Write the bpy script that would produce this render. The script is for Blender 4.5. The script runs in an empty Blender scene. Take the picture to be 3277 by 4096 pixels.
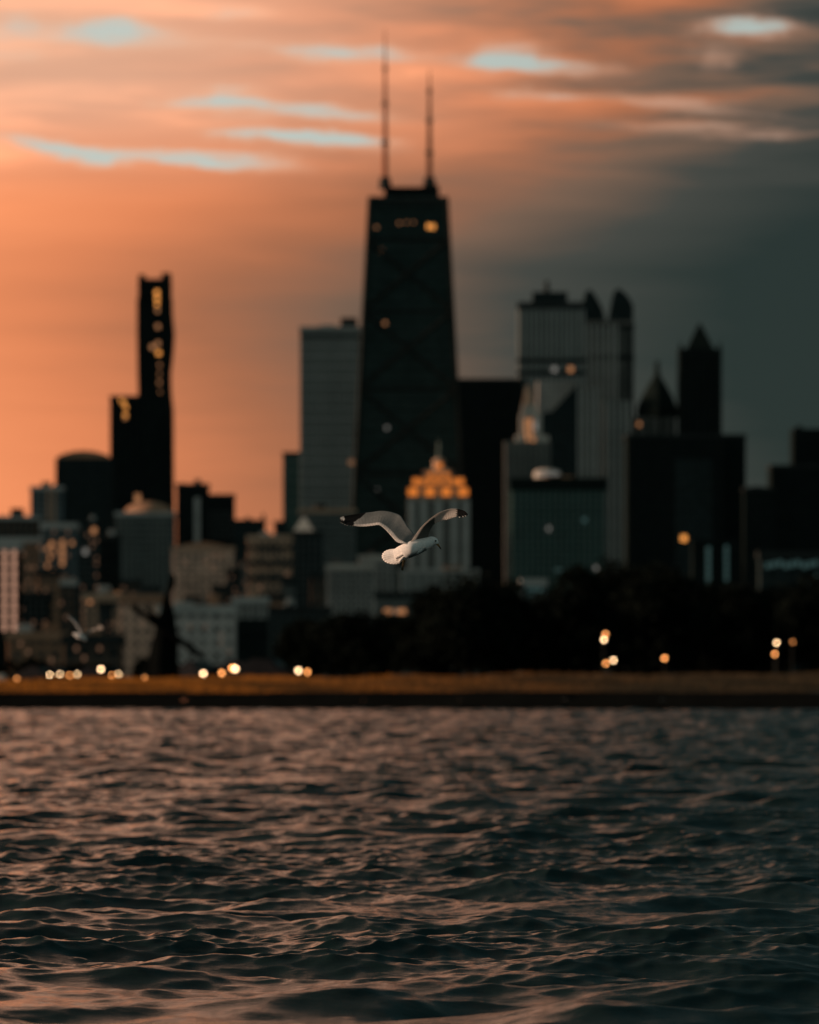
import bpy, bmesh, math, random
import numpy as np
from mathutils import Vector, Matrix

random.seed(7); rng = np.random.default_rng(11)
sc = bpy.context.scene
col = sc.collection
R = math.radians

# ------------------------------------------------------------------ camera
F = 4096 * 200 / 36.0          # pixels per unit tangent in the 3277x4096 frame
CX, HY, CAMZ = 1638.5, 2690.0, 2.0
cam = bpy.data.cameras.new('camera'); camo = bpy.data.objects.new('camera', cam); col.objects.link(camo)
cam.lens = 200; cam.sensor_fit = 'VERTICAL'; cam.sensor_height = 36; cam.sensor_width = 28.8
cam.shift_y = (HY - 2048) / 4096
cam.clip_start = 0.5; cam.clip_end = 60000
cam.dof.use_dof = True; cam.dof.focus_distance = 40.0; cam.dof.aperture_fstop = 2.9; cam.dof.aperture_blades = 0
camo.location = (0, 0, CAMZ); camo.rotation_euler = (R(90), 0, 0)
sc.camera = camo

# ------------------------------------------------------------------ exposure / render
sc.view_settings.view_transform = 'Standard'; sc.view_settings.look = 'None'
sc.view_settings.exposure = 0; sc.view_settings.gamma = 1
sc.render.engine = 'CYCLES'
cy = sc.cycles
cy.max_bounces = 5; cy.diffuse_bounces = 2; cy.glossy_bounces = 3; cy.transmission_bounces = 3; cy.transparent_max_bounces = 8
cy.caustics_reflective = False; cy.caustics_refractive = False
cy.sample_clamp_indirect = 4
cy.use_adaptive_sampling = False
cy.use_denoising = True
try:
    cy.denoiser = 'OPENIMAGEDENOISE'; cy.denoising_prefilter = 'ACCURATE'
except Exception: pass

# ------------------------------------------------------------------ sun and sky
SUN_AZ, SUN_EL = -90.0, 9.0        # degrees from +Y, negative to the left
sdir = Vector((math.sin(R(SUN_AZ)) * math.cos(R(SUN_EL)), math.cos(R(SUN_AZ)) * math.cos(R(SUN_EL)), math.sin(R(SUN_EL))))
sl = bpy.data.lights.new('sun', 'SUN'); sl.energy = 4.6; sl.angle = R(4.0); sl.color = (1.0, 0.66, 0.46)
so = bpy.data.objects.new('sun', sl); col.objects.link(so)
so.rotation_euler = sdir.to_track_quat('Z', 'Y').to_euler(); so.location = (-200, 300, 120)

world = bpy.data.worlds.new('World'); sc.world = world; world.use_nodes = True
wt = world.node_tree; wt.nodes.clear()

class E:
    """tiny expression wrapper over shader math nodes"""
    def __init__(s, sock, t): s.k, s.t = sock, t
    def _m(s, op, *o):
        n = s.t.nodes.new('ShaderNodeMath'); n.operation = op
        for i, v in enumerate((s,) + o):
            if isinstance(v, E): s.t.links.new(v.k, n.inputs[i])
            else: n.inputs[i].default_value = v
        return E(n.outputs[0], s.t)
    def __add__(s, o): return s._m('ADD', o)
    __radd__ = __add__
    def __sub__(s, o): return s._m('SUBTRACT', o)
    def __mul__(s, o): return s._m('MULTIPLY', o)
    __rmul__ = __mul__
    def __truediv__(s, o): return s._m('DIVIDE', o)
    def mx(s, o): return s._m('MAXIMUM', o)
    def mn(s, o): return s._m('MINIMUM', o)
    def smooth(s, a, b, lo=0.0, hi=1.0):
        n = s.t.nodes.new('ShaderNodeMapRange'); n.interpolation_type = 'SMOOTHSTEP'
        s.t.links.new(s.k, n.inputs[0])
        for i, v in enumerate((a, b, lo, hi)): n.inputs[i + 1].default_value = v
        return E(n.outputs[0], s.t)
    def lin(s, a, b, lo=0.0, hi=1.0):
        n = s.t.nodes.new('ShaderNodeMapRange'); n.clamp = True
        s.t.links.new(s.k, n.inputs[0])
        for i, v in enumerate((a, b, lo, hi)): n.inputs[i + 1].default_value = v
        return E(n.outputs[0], s.t)

def srgb(r, g, b):
    f = lambda c: c / 12.92 if c <= 0.04045 else ((c + 0.055) / 1.055) ** 2.4
    return (f(r / 255), f(g / 255), f(b / 255), 1)

def ramp(t, fac, stops):
    n = t.nodes.new('ShaderNodeValToRGB'); cr = n.color_ramp; cr.interpolation = 'LINEAR'
    while len(cr.elements) < len(stops): cr.elements.new(0.5)
    for e, (p, c) in zip(cr.elements, stops): e.position = p; e.color = c
    t.links.new(fac.k, n.inputs[0]); return n.outputs[0]

def mixc(t, fac, a, b, mode='MIX'):
    n = t.nodes.new('ShaderNodeMix'); n.data_type = 'RGBA'; n.blend_type = mode; n.clamp_factor = True
    for s, v in ((n.inputs[0], fac), (n.inputs[6], a), (n.inputs[7], b)):
        if isinstance(v, E): t.links.new(v.k, s)
        elif hasattr(v, 'is_linked'): t.links.new(v, s)
        else: s.default_value = v
    return n.outputs[2]

def noise(t, vec, scale, detail=4, rough=0.55, dist=0.0):
    n = t.nodes.new('ShaderNodeTexNoise'); n.inputs['Scale'].default_value = scale
    n.inputs['Detail'].default_value = detail; n.inputs['Roughness'].default_value = rough; n.inputs['Distortion'].default_value = dist
    t.links.new(vec, n.inputs['Vector']); return E(n.outputs[0], t)

def comb(t, x, y, z):
    n = t.nodes.new('ShaderNodeCombineXYZ')
    for i, v in enumerate((x, y, z)):
        if isinstance(v, E): t.links.new(v.k, n.inputs[i])
        else: n.inputs[i].default_value = v
    return n.outputs[0]

def build_sky(t):
    tc = t.nodes.new('ShaderNodeTexCoord'); sep = t.nodes.new('ShaderNodeSeparateXYZ')
    t.links.new(tc.outputs['Generated'], sep.inputs[0])
    dx, dy, dz = (E(sep.outputs[i], t) for i in range(3))
    # angle from the sun, degrees
    dot = t.nodes.new('ShaderNodeVectorMath'); dot.operation = 'DOT_PRODUCT'; dot.inputs[1].default_value = sdir
    t.links.new(tc.outputs['Generated'], dot.inputs[0])
    th = E(dot.outputs['Value'], t)._m('MINIMUM', 1.0)._m('ARCCOSINE') * (180 / math.pi)
    # cloud deck streaks: noise in a space squeezed vertically so streaks lie flat near the horizon
    vec = comb(t, dx * 6.0, dy * 6.0, dz * 46.0)
    n1 = noise(t, vec, 2.4, 5, 0.55, 0.3)
    vec2 = comb(t, dx * 14.0, dy * 14.0, dz * 120.0)
    n2 = noise(t, vec2, 2.2, 4, 0.5, 0.2)
    streak = (n1 - 0.5) * 1.0 + (n2 - 0.5) * 0.6
    # elevation zones (dz ~ tangent of elevation close to the horizon)
    deck = dz.smooth(0.080, 0.104)                     # broken deck begins
    high = dz.smooth(0.13, 0.33)
    dark_band = dz.smooth(0.028, 0.062) * (dz.smooth(0.085, 0.066))
    tt = th - 89.6 + streak * (deck * 9.0 + 1.3) - deck * 1.5 + dark_band * 1.3 - dz.smooth(0.0, 0.03, 0.35, 0.0) + dz.smooth(0.116, 0.17) * 3.2
    base = ramp(t, ((tt + 30.0) / 60.0), [
        (0.0, (3.0, 1.25, 0.58, 1)), (12 / 60, (2.8, 1.12, 0.50, 1)), (23.2 / 60, (2.3, 0.80, 0.34, 1)), (25.6 / 60, (1.0, 0.325, 0.135, 1)), (27.3 / 60, srgb(228, 136, 90)),
        (29.2 / 60, srgb(172, 109, 77)), (30.8 / 60, srgb(120, 95, 79)), (32.3 / 60, srgb(68, 70, 66)), (34.2 / 60, srgb(38, 50, 49)),
        (44 / 60, srgb(30, 46, 46)), (1.0, srgb(30, 46, 46))])
    # left-hand upper deck is paler (thin veil close to the sun)
    pale = deck * th.smooth(91.5, 85.5) * 0.78
    base = mixc(t, pale, base, srgb(224, 178, 150))
    # brighter grey-teal overcast overhead and behind
    cool = mixc(t, dy.smooth(0.7, -0.6), (0.012, 0.030, 0.030, 1), (0.136, 0.192, 0.181, 1))
    base = mixc(t, dy.smooth(0.05, -0.45), base, cool)
    overhead = mixc(t, high * (streak * 0.3 + 0.97), base, cool)
    # gaps in the deck: pale sky, listed as tangent-space ellipses (u0, v0, a, b, slope, weight)
    U = dx / dy.mx(0.05); V = dz / dy.mx(0.05)
    wob = noise(t, comb(t, U * 40.0, V * 210.0, 0.0), 1.0, 5, 0.65)
    wob2 = noise(t, comb(t, U * 90.0, V * 90.0, 3.0), 1.0, 4, 0.6)
    Ud = U + (wob2 - 0.5) * 0.018; Vd = V + (wob - 0.5) * 0.0060
    gaps = [(440, 100, 100, 46, 0, .85), (620, 168, 260, 36, 0.05, .65), (50, 140, 150, 80, 0, .75), (960, 48, 100, 24, 0, .45),
            (1370, 205, 210, 24, 0.06, 1.1), (920, 398, 110, 36, 0.1, 1.0), (1270, 437, 230, 24, 0.08, .95), (760, 412, 120, 24, 0, .6),
            (1110, 545, 170, 24, 0.10, .95), (1320, 577, 170, 22, 0.05, .9), (730, 625, 300, 21, 0.07, 1.05), (230, 600, 170, 30, 0.2, .9), (410, 640, 60, 28, 0, .7),
            (2010, 246, 135, 30, 0.05, 1.1), (2260, 268, 200, 26, 0.1, .5), (2990, 110, 130, 27, 0.02, 1.1), (2880, 230, 70, 44, 0, .38), (2060, 180, 110, 30, 0, .25),
            (2110, 382, 130, 20, 0, .42), (2560, 400, 480, 18, 0.10, .42), (2900, 520, 420, 18, 0.03, .40)]
    acc = None
    for x, y, a, b, k, w in gaps:
        u0, v0 = (x - CX) / F, (HY - y) / F
        du = (Ud - u0); dv = (Vd - v0) + du * k
        q = (du * (F / a)); q = q * q; p = (dv * (F / b)); p = p * p
        g = ((q + p) * -0.55)._m('EXPONENT') * w
        acc = g if acc is None else acc + g
    brk = noise(t, comb(t, U * 26.0, V * 240.0, 7.0), 1.0, 5, 0.65, 0.3)
    acc = acc * dy.smooth(0.3, 0.6) * brk.lin(0.30, 0.62, 0.35, 1.12)
    # the same kind of gaps go on above the frame and round the sky
    n3 = noise(t, comb(t, dx * 5.0, dy * 5.0, dz * 26.0), 2.0, 4, 0.5, 0.4)
    more = n3.smooth(0.60, 0.74) * dz.smooth(0.125, 0.16) * th.smooth(120, 85) * 0.45
    g = (acc + more).mn(1.0)
    gapcol = mixc(t, th.smooth(86, 93), srgb(196, 204, 196), srgb(178, 190, 184))
    veil = mixc(t, g.smooth(0.0, 0.55) * 0.55, overhead, mixc(t, th.smooth(86, 95), srgb(240, 190, 158), srgb(200, 150, 124)))
    out = mixc(t, g.smooth(0.25, 1.05), veil, gapcol)
    # warm fringe around the gaps
    return out

skycol = build_sky(wt)
nis = wt.nodes.new('ShaderNodeTexSky'); nis.sky_type = 'NISHITA'; nis.sun_disc = False
nis.sun_elevation = R(SUN_EL); nis.sun_rotation = R(SUN_AZ)
bg1 = wt.nodes.new('ShaderNodeBackground'); bg1.inputs[1].default_value = 1.0; wt.links.new(skycol, bg1.inputs[0])
bg2 = wt.nodes.new('ShaderNodeBackground'); bg2.inputs[1].default_value = 0.05; wt.links.new(nis.outputs[0], bg2.inputs[0])
mx = wt.nodes.new('ShaderNodeMixShader'); mx.inputs[0].default_value = 0.96     # 96 % cloud cover over the clear sky
wt.links.new(bg2.outputs[0], mx.inputs[1]); wt.links.new(bg1.outputs[0], mx.inputs[2])
wo = wt.nodes.new('ShaderNodeOutputWorld'); wt.links.new(mx.outputs[0], wo.inputs[0])
world.cycles.sampling_method = 'MANUAL'; world.cycles.sample_map_resolution = 1024

# ------------------------------------------------------------------ helpers
def X(px, Y): return (px - CX) / F * Y
def Z(py, Y): return CAMZ + (HY - py) / F * Y
def P(px, py, Y): return Vector((X(px, Y), Y, Z(py, Y)))

def tag(o, label=None, cat=None, group=None, kind=None):
    if label: o['label'] = label
    if cat: o['category'] = cat
    if group: o['group'] = group
    if kind: o['kind'] = kind
    return o

def empty(name, loc, label, cat, group=None):
    o = bpy.data.objects.new(name, None); col.objects.link(o); o.location = loc
    o.empty_display_size = 0.5
    return tag(o, label, cat, group)

def link(name, me, parent=None, loc=(0, 0, 0), rot=None, scale=None):
    """loc is in world space; parents are unrotated empties"""
    o = bpy.data.objects.new(name, me); col.objects.link(o)
    l = Vector(loc)
    if parent is not None:
        o.parent = parent
        p = parent
        while p is not None: l = l - p.location; p = p.parent
    o.location = l
    if rot: o.rotation_euler = rot
    if scale: o.scale = scale
    return o

def mesh(name, verts, faces, mats, fmat=None, smooth=False):
    me = bpy.data.meshes.new(name); me.from_pydata([tuple(v) for v in verts], [], faces)
    for m in (mats if isinstance(mats, (list, tuple)) else [mats]): me.materials.append(m)
    if fmat is not None: me.polygons.foreach_set('material_index', fmat)
    if smooth: me.polygons.foreach_set('use_smooth', [True] * len(me.polygons))
    me.update(); return me

class MB:
    def __init__(s): s.v, s.f, s.m = [], [], []
    def add(s, vs, fs, m=0):
        b = len(s.v); s.v += [tuple(v) for v in vs]; s.f += [tuple(i + b for i in f) for f in fs]; s.m += [m] * len(fs); return s
    def box(s, x0, x1, y0, y1, z0, z1, m=0, ch=0.0):
        ch = min(ch, 0.08)
        if ch <= 0:
            vs = [(x, y, z) for z in (z0, z1) for y in (y0, y1) for x in (x0, x1)]
            return s.add(vs, [(0, 2, 3, 1), (4, 5, 7, 6), (0, 1, 5, 4), (2, 6, 7, 3), (0, 4, 6, 2), (1, 3, 7, 5)], m)
        ring = lambda d, z: [(x0 + ch + d, y0 + d, z), (x1 - ch - d, y0 + d, z), (x1 - d, y0 + ch + d, z), (x1 - d, y1 - ch - d, z), (x1 - ch - d, y1 - d, z), (x0 + ch + d, y1 - d, z), (x0 + d, y1 - ch - d, z), (x0 + d, y0 + ch + d, z)]
        vs = ring(0, z0) + ring(0, z1 - ch) + ring(ch, z1)
        fs = [tuple(range(7, -1, -1)), tuple(range(16, 24))]
        for k in (0, 8):
            fs += [(k + i, k + (i + 1) % 8, k + 8 + (i + 1) % 8, k + 8 + i) for i in range(8)]
        return s.add(vs, fs, m)
    def taper(s, b, t, z0, z1, m=0):
        """b, t = (x0, x1, y0, y1)"""
        vs = [(b[0], b[2], z0), (b[1], b[2], z0), (b[1], b[3], z0), (b[0], b[3], z0), (t[0], t[2], z1), (t[1], t[2], z1), (t[1], t[3], z1), (t[0], t[3], z1)]
        return s.add(vs, [(3, 2, 1, 0), (4, 5, 6, 7), (0, 1, 5, 4), (1, 2, 6, 5), (2, 3, 7, 6), (3, 0, 4, 7)], m)
    def tube(s, pts, rad, n=8, m=0):
        pts = [Vector(p) for p in pts]; b = len(s.v)
        for i, p in enumerate(pts):
            d = (pts[min(i + 1, len(pts) - 1)] - pts[max(i - 1, 0)]).normalized()
            a = d.cross(Vector((0.3, 1, 0.2))).normalized(); c = d.cross(a)
            for k in range(n):
                w = 2 * math.pi * k / n
                s.v.append(tuple(p + (a * math.cos(w) + c * math.sin(w)) * rad[i]))
        for i in range(len(pts) - 1):
            for k in range(n):
                s.f.append((b + i * n + k, b + i * n + (k + 1) % n, b + (i + 1) * n + (k + 1) % n, b + (i + 1) * n + k)); s.m.append(m)
        s.f.append(tuple(b + k for k in range(n - 1, -1, -1))); s.f.append(tuple(b + (len(pts) - 1) * n + k for k in range(n))); s.m += [m, m]
        return s
    def lathe(s, prof, n=24, m=0, cx=0, cy=0):
        b = len(s.v)
        for r, z in prof:
            for k in range(n):
                w = 2 * math.pi * k / n; s.v.append((cx + r * math.cos(w), cy + r * math.sin(w), z))
        for i in range(len(prof) - 1):
            for k in range(n):
                s.f.append((b + i * n + k, b + i * n + (k + 1) % n, b + (i + 1) * n + (k + 1) % n, b + (i + 1) * n + k)); s.m.append(m)
        s.f.append(tuple(b + k for k in range(n - 1, -1, -1))); s.f.append(tuple(b + (len(prof) - 1) * n + k for k in range(n))); s.m += [m, m]
        return s
    def prism(s, poly, y0, y1, m=0):
        """poly in (x, z), counter-clockwise seen from -y"""
        n = len(poly); vs = [(x, y0, z) for x, z in poly] + [(x, y1, z) for x, z in poly]
        fs = [tuple(range(n)), tuple(range(2 * n - 1, n - 1, -1))] + [(i, i + n, (i + 1) % n + n, (i + 1) % n) for i in range(n)]
        return s.add(vs, fs, m)
    def mesh(s, name, mats, smooth=False): return mesh(name, s.v, s.f, mats, s.m, smooth)
    def part(s, name, mats, parent, smooth=False):
        """built in world coordinates; shifted to the parent's origin"""
        off = Vector((0, 0, 0)); p = parent
        while p is not None: off += p.location; p = p.parent
        s.v = [tuple(Vector(v) - off) for v in s.v]
        o = bpy.data.objects.new(name, s.mesh(name, mats, smooth)); col.objects.link(o); o.parent = parent
        return o

# ------------------------------------------------------------------ materials
def mat(name, c, rough=0.7, metal=0.0, spec=0.0, var=0.25, vscale=0.3, bump=0.0, bscale=4.0):
    m = bpy.data.materials.new(name); m.use_nodes = True; t = m.node_tree
    b = t.nodes['Principled BSDF']; b.inputs['Roughness'].default_value = rough; b.inputs['Metallic'].default_value = metal
    b.inputs['Specular IOR Level'].default_value = spec
    tc = t.nodes.new('ShaderNodeTexCoord'); v = tc.outputs['Object']
    n = noise(t, v, vscale, 4, 0.6)
    f = n.lin(0.25, 0.75, 1 - var, 1 + var)
    rgb = t.nodes.new('ShaderNodeRGB'); rgb.outputs[0].default_value = (*c[:3], 1)
    vm = t.nodes.new('ShaderNodeVectorMath'); vm.operation = 'SCALE'; t.links.new(rgb.outputs[0], vm.inputs[0]); t.links.new(f.k, vm.inputs['Scale'])
    t.links.new(vm.outputs[0], b.inputs['Base Color'])
    if bump > 0:
        bn = t.nodes.new('ShaderNodeBump'); bn.inputs['Strength'].default_value = bump
        t.links.new(noise(t, v, bscale, 5).k, bn.inputs['Height']); t.links.new(bn.outputs[0], b.inputs['Normal'])
    return m

def facade(name, wall, glass, bay=3.2, floor=3.6, mortar=1.0, rough=0.8, var=0.3):
    """wall with a fine grid of window glass, too far away to tell the panes apart"""
    m = bpy.data.materials.new(name); m.use_nodes = True; t = m.node_tree; b = t.nodes['Principled BSDF']
    tc = t.nodes.new('ShaderNodeTexCoord'); sp = t.nodes.new('ShaderNodeSeparateXYZ'); t.links.new(tc.outputs['Object'], sp.inputs[0])
    x, y, z = (E(sp.outputs[i], t) for i in range(3))
    br = t.nodes.new('ShaderNodeTexBrick'); br.offset = 0.0; br.squash = 1.0
    t.links.new(comb(t, x + y, z, 0.0), br.inputs['Vector'])
    br.inputs['Scale'].default_value = 1.0; br.inputs['Mortar Size'].default_value = mortar / 2; br.inputs['Mortar Smooth'].default_value = 0.0
    br.inputs['Brick Width'].default_value = bay; br.inputs['Row Height'].default_value = floor
    br.inputs['Color1'].default_value = (0, 0, 0, 1); br.inputs['Color2'].default_value = (1, 1, 1, 1); br.inputs['Mortar'].default_value = (.5, .5, .5, 1)
    fac = E(br.outputs['Fac'], t)
    n = noise(t, tc.outputs['Object'], 0.035, 4, 0.6).lin(0.3, 0.7, 1 - var, 1 + var)
    def scaled(c):
        rgb = t.nodes.new('ShaderNodeRGB'); rgb.outputs[0].default_value = (*c[:3], 1)
        vm = t.nodes.new('ShaderNodeVectorMath'); vm.operation = 'SCALE'; t.links.new(rgb.outputs[0], vm.inputs[0]); t.links.new(n.k, vm.inputs['Scale']); return vm.outputs[0]
    g = mixc(t, E(br.outputs['Color'], t), (*glass[:3], 1), tuple(c * 1.8 for c in glass[:3]) + (1,))
    t.links.new(mixc(t, fac, g, scaled(wall)), b.inputs['Base Color'])
    t.links.new(fac.lin(0, 1, 0.5, rough).k, b.inputs['Roughness'])
    b.inputs['Specular IOR Level'].default_value = 0.0
    return m

def emit(name, c, strength):
    m = bpy.data.materials.new(name); m.use_nodes = True; t = m.node_tree; b = t.nodes['Principled BSDF']
    b.inputs['Base Color'].default_value = (0.05, 0.05, 0.05, 1)
    b.inputs['Emission Color'].default_value = (*c[:3], 1); b.inputs['Emission Strength'].default_value = strength
    tc = t.nodes.new('ShaderNodeTexCoord')
    n = noise(t, tc.outputs['Object'], 1.5, 2).lin(0.3, 0.7, strength * 0.8, strength * 1.2); t.links.new(n.k, b.inputs['Emission Strength'])
    m.cycles.emission_sampling = 'NONE'
    return m

GL = (0.012, 0.02, 0.022)
M = {}
M['black_steel'] = mat('black_steel', (0.024, 0.028, 0.027), 0.5, var=0.2)
M['dark_trim'] = mat('dark_trim', (0.03, 0.035, 0.035), 0.6)
M['roof_gravel'] = mat('roof_gravel', (0.12, 0.11, 0.10), 0.9)
M['stone_pale'] = mat('stone_pale', (0.50, 0.46, 0.41), 0.85, vscale=0.08)
M['stone_buff'] = mat('stone_buff', (0.46, 0.31, 0.22), 0.85, vscale=0.08)
M['stone_brown'] = mat('stone_brown', (0.34, 0.20, 0.13), 0.85, vscale=0.08)
M['concrete'] = mat('concrete', (0.42, 0.42, 0.40), 0.85, vscale=0.08)
M['slate_green'] = mat('slate_green', (0.012, 0.018, 0.017), 0.6)
M['green_rib'] = mat('green_rib', (0.11, 0.145, 0.135), 0.7)
M['antenna_sky_tint'] = mat('antenna_sky_tint', (0.34, 0.12, 0.07), 0.6)  # reddish tone puts bright sky blurred around the thin masts into the colour
M['window_glass'] = mat('window_glass', (0.05, 0.058, 0.058), 0.3, spec=0.2, var=0.5, vscale=0.5)
M['window_frame'] = mat('window_frame', (0.10, 0.10, 0.095), 0.6)
M['lit_amber'] = emit('lit_amber', (1.0, 0.37, 0.075), 1.25)
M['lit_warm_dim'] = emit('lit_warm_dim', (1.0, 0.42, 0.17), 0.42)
M['lit_white_dim'] = emit('lit_white_dim', (0.85, 0.8, 0.72), 0.22)
M['lit_faint'] = emit('lit_faint', (1.0, 0.50, 0.28), 0.16)
M['lit_strip'] = emit('lit_strip', (1.0, 0.52, 0.34), 0.5)
M['lit_teal'] = emit('lit_teal', (0.35, 0.75, 0.72), 0.075)
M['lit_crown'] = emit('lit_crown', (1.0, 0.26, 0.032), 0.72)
M['lamp_white'] = emit('lamp_white', (1.0, 0.62, 0.32), 12.0)
M['lamp_amber'] = emit('lamp_amber', (1.0, 0.36, 0.10), 8.0)
M['lamp_faint'] = emit('lamp_faint', (1.0, 0.36, 0.10), 3.0)
FA = {
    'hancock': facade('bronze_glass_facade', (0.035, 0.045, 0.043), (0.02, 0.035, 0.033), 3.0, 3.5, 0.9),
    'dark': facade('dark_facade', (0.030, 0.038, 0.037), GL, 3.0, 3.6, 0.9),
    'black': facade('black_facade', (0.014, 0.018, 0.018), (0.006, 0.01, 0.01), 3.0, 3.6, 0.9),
    'greygrid': facade('grey_grid_facade', (0.25, 0.25, 0.235), (0.02, 0.03, 0.03), 2.9, 3.4, 1.5),
    'grey': facade('grey_facade', (0.22, 0.205, 0.185), (0.05, 0.055, 0.053), 3.0, 3.6, 1.2),
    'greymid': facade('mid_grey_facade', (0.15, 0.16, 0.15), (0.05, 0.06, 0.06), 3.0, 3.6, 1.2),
    'palegrey': facade('pale_grey_facade', (0.36, 0.335, 0.31), (0.10, 0.10, 0.095), 3.2, 3.4, 1.7),
    'green': facade('green_glass_facade', (0.09, 0.14, 0.13), (0.012, 0.04, 0.035), 3.0, 3.6, 1.1),
    'brown': facade('brown_brick_facade', (0.38, 0.20, 0.12), (0.07, 0.055, 0.045), 3.0, 3.4, 1.6),
    'buff': facade('buff_facade', (0.55, 0.33, 0.22), (0.09, 0.075, 0.065), 3.2, 3.4, 1.7),
    'blue': facade('blue_grey_facade', (0.15, 0.18, 0.19), (0.02, 0.03, 0.034), 3.2, 3.6, 1.3),
    'tan': facade('tan_facade', (0.74, 0.48, 0.36), (0.22, 0.15, 0.12), 3.2, 3.4, 1.7),
    'ash': facade('ash_facade', (0.58, 0.52, 0.48), (0.16, 0.15, 0.14), 3.2, 3.4, 1.7),
    'bronze': facade('bronze_facade', (0.13, 0.085, 0.06), (0.015, 0.018, 0.018), 3.2, 3.6, 1.2),
}
# water
def water_mat():
    m = bpy.data.materials.new('lake_water'); m.use_nodes = True; t = m.node_tree; b = t.nodes['Principled BSDF']
    b.inputs['Base Color'].default_value = (0.003, 0.016, 0.017, 1); b.inputs['Roughness'].default_value = 0.045
    b.inputs['IOR'].default_value = 1.333; b.inputs['Specular IOR Level'].default_value = 0.5
    tc = t.nodes.new('ShaderNodeTexCoord'); sp = t.nodes.new('ShaderNodeSeparateXYZ'); t.links.new(tc.outputs['Object'], sp.inputs[0])
    x, y = E(sp.outputs[0], t), E(sp.outputs[1], t)
    n1 = noise(t, comb(t, x * 1.6 + y * 0.3, y * 2.2, 0.0), 9.0, 6, 0.66, 0.5)
    bn = t.nodes.new('ShaderNodeBump'); bn.inputs['Strength'].default_value = 0.5; bn.inputs['Distance'].default_value = 0.010
    t.links.new(n1.k, bn.inputs['Height']); t.links.new(bn.outputs[0], b.inputs['Normal'])
    return m
M['water'] = water_mat()

# ------------------------------------------------------------------ lake
def build_water():
    ys = [1.5, 4, 8, 12, 16, 20, 23, 26, 28]
    y = 29.0
    while y < 318: ys.append(y); y += 0.035 * (y / 30.0) ** 0.9
    ys.append(y)
    ys = np.array(ys)
    core = np.linspace(-0.092, 0.092, 420)
    side = np.array([0.105, 0.115, 0.13, 0.16, 0.22, 0.32, 0.5, 0.9, 1.8, 4.0])
    ta = np.concatenate([-side[::-1], core, side])
    Yg = np.repeat(ys[:, None], len(ta), 1); Xg = Yg * ta[None, :]
    Xr, Yr = Xg.copy(), Yg.copy()
    spy = np.gradient(ys)[:, None]; spx = (ys[:, None] * np.gradient(ta)[None, :])
    Zg = np.zeros_like(Xg); DX = np.zeros_like(Xg); DY = np.zeros_like(Xg)
    N = 130
    lam = np.exp(np.linspace(np.log(0.15), np.log(3.4), N)) * np.exp(rng.normal(0, 0.02, N))
    main = R(-90 + 14)                     # travelling towards the camera, a little to the right
    for i in range(N):
        L = lam[i]; k = 2 * math.pi / L
        spread = R(44 + 20 * math.exp(-L / 0.9))
        th = main + rng.normal(0, spread)
        w = 0.043 if L < 0.5 else (0.029 if L < 1.7 else 0.023)
        a = w / k * rng.uniform(0.6, 1.4)
        cx, sy = math.cos(th), math.sin(th)
        eff = np.maximum(spy * abs(sy), spx * abs(cx))
        att = np.clip((L / np.maximum(eff, 1e-6) - 2.2) / 2.0, 0, 1)
        # gustiness: patches of calmer and rougher ripples
        if L < 0.9:
            g = 0.62 + 0.55 * np.sin(Xr * 0.8 / 2.3 + 1.3 * np.sin(Yr * 0.21) + i * 0.05) * np.sin(Yr * 0.33 + 0.6 * np.sin(Xr * 0.45) + i * 0.03)
            att = att * np.clip(g, 0.15, 1.4)
        ph = k * (cx * Xr + sy * Yr) + rng.uniform(0, 2 * math.pi)
        s, c = np.sin(ph), np.cos(ph); aa = a * att
        Zg += aa * s; DX += cx * aa * c; DY += sy * aa * c
    Q = 1.2
    Xg = Xg + Q * DX; Yg = Yg + Q * DY
    nr, nc = Xg.shape
    V = np.stack([Xg, Yg, Zg], -1).reshape(-1, 3)
    idx = np.arange(nr * nc).reshape(nr, nc)
    Fq = np.stack([idx[:-1, :-1], idx[:-1, 1:], idx[1:, 1:], idx[1:, :-1]], -1).reshape(-1, 4)
    me = bpy.data.meshes.new('lake_water')
    me.vertices.add(len(V)); me.vertices.foreach_set('co', V.astype(np.float32).ravel())
    me.loops.add(Fq.size); me.loops.foreach_set('vertex_index', Fq.astype(np.int32).ravel())
    me.polygons.add(len(Fq)); me.polygons.foreach_set('loop_start', np.arange(0, Fq.size, 4, dtype=np.int32))
    me.polygons.foreach_set('use_smooth', np.ones(len(Fq), bool))
    me.materials.append(M['water']); me.update(calc_edges=True); me.validate()
    o = bpy.data.objects.new('water', me); col.objects.link(o); tag(o, 'choppy lake water with low dark wavelets reflecting the sunset', None, None, 'structure')
build_water()

# ------------------------------------------------------------------ land: sea wall, grass bank, city ground
def shore_y(x): return 306.0 - x * 0.10          # water's edge, nearer on the right
def crest_z(x): return 1.72 + np.clip(x / 24.0, -1.6, 1.6) * 0.19
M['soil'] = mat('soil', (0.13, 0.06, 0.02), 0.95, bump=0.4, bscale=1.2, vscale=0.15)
M['asphalt'] = mat('asphalt', (0.05, 0.05, 0.05), 0.9)
M['wall_stone'] = mat('wall_stone', (0.014, 0.014, 0.013), 0.9, bump=0.4, bscale=2.0, vscale=0.6)

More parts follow.
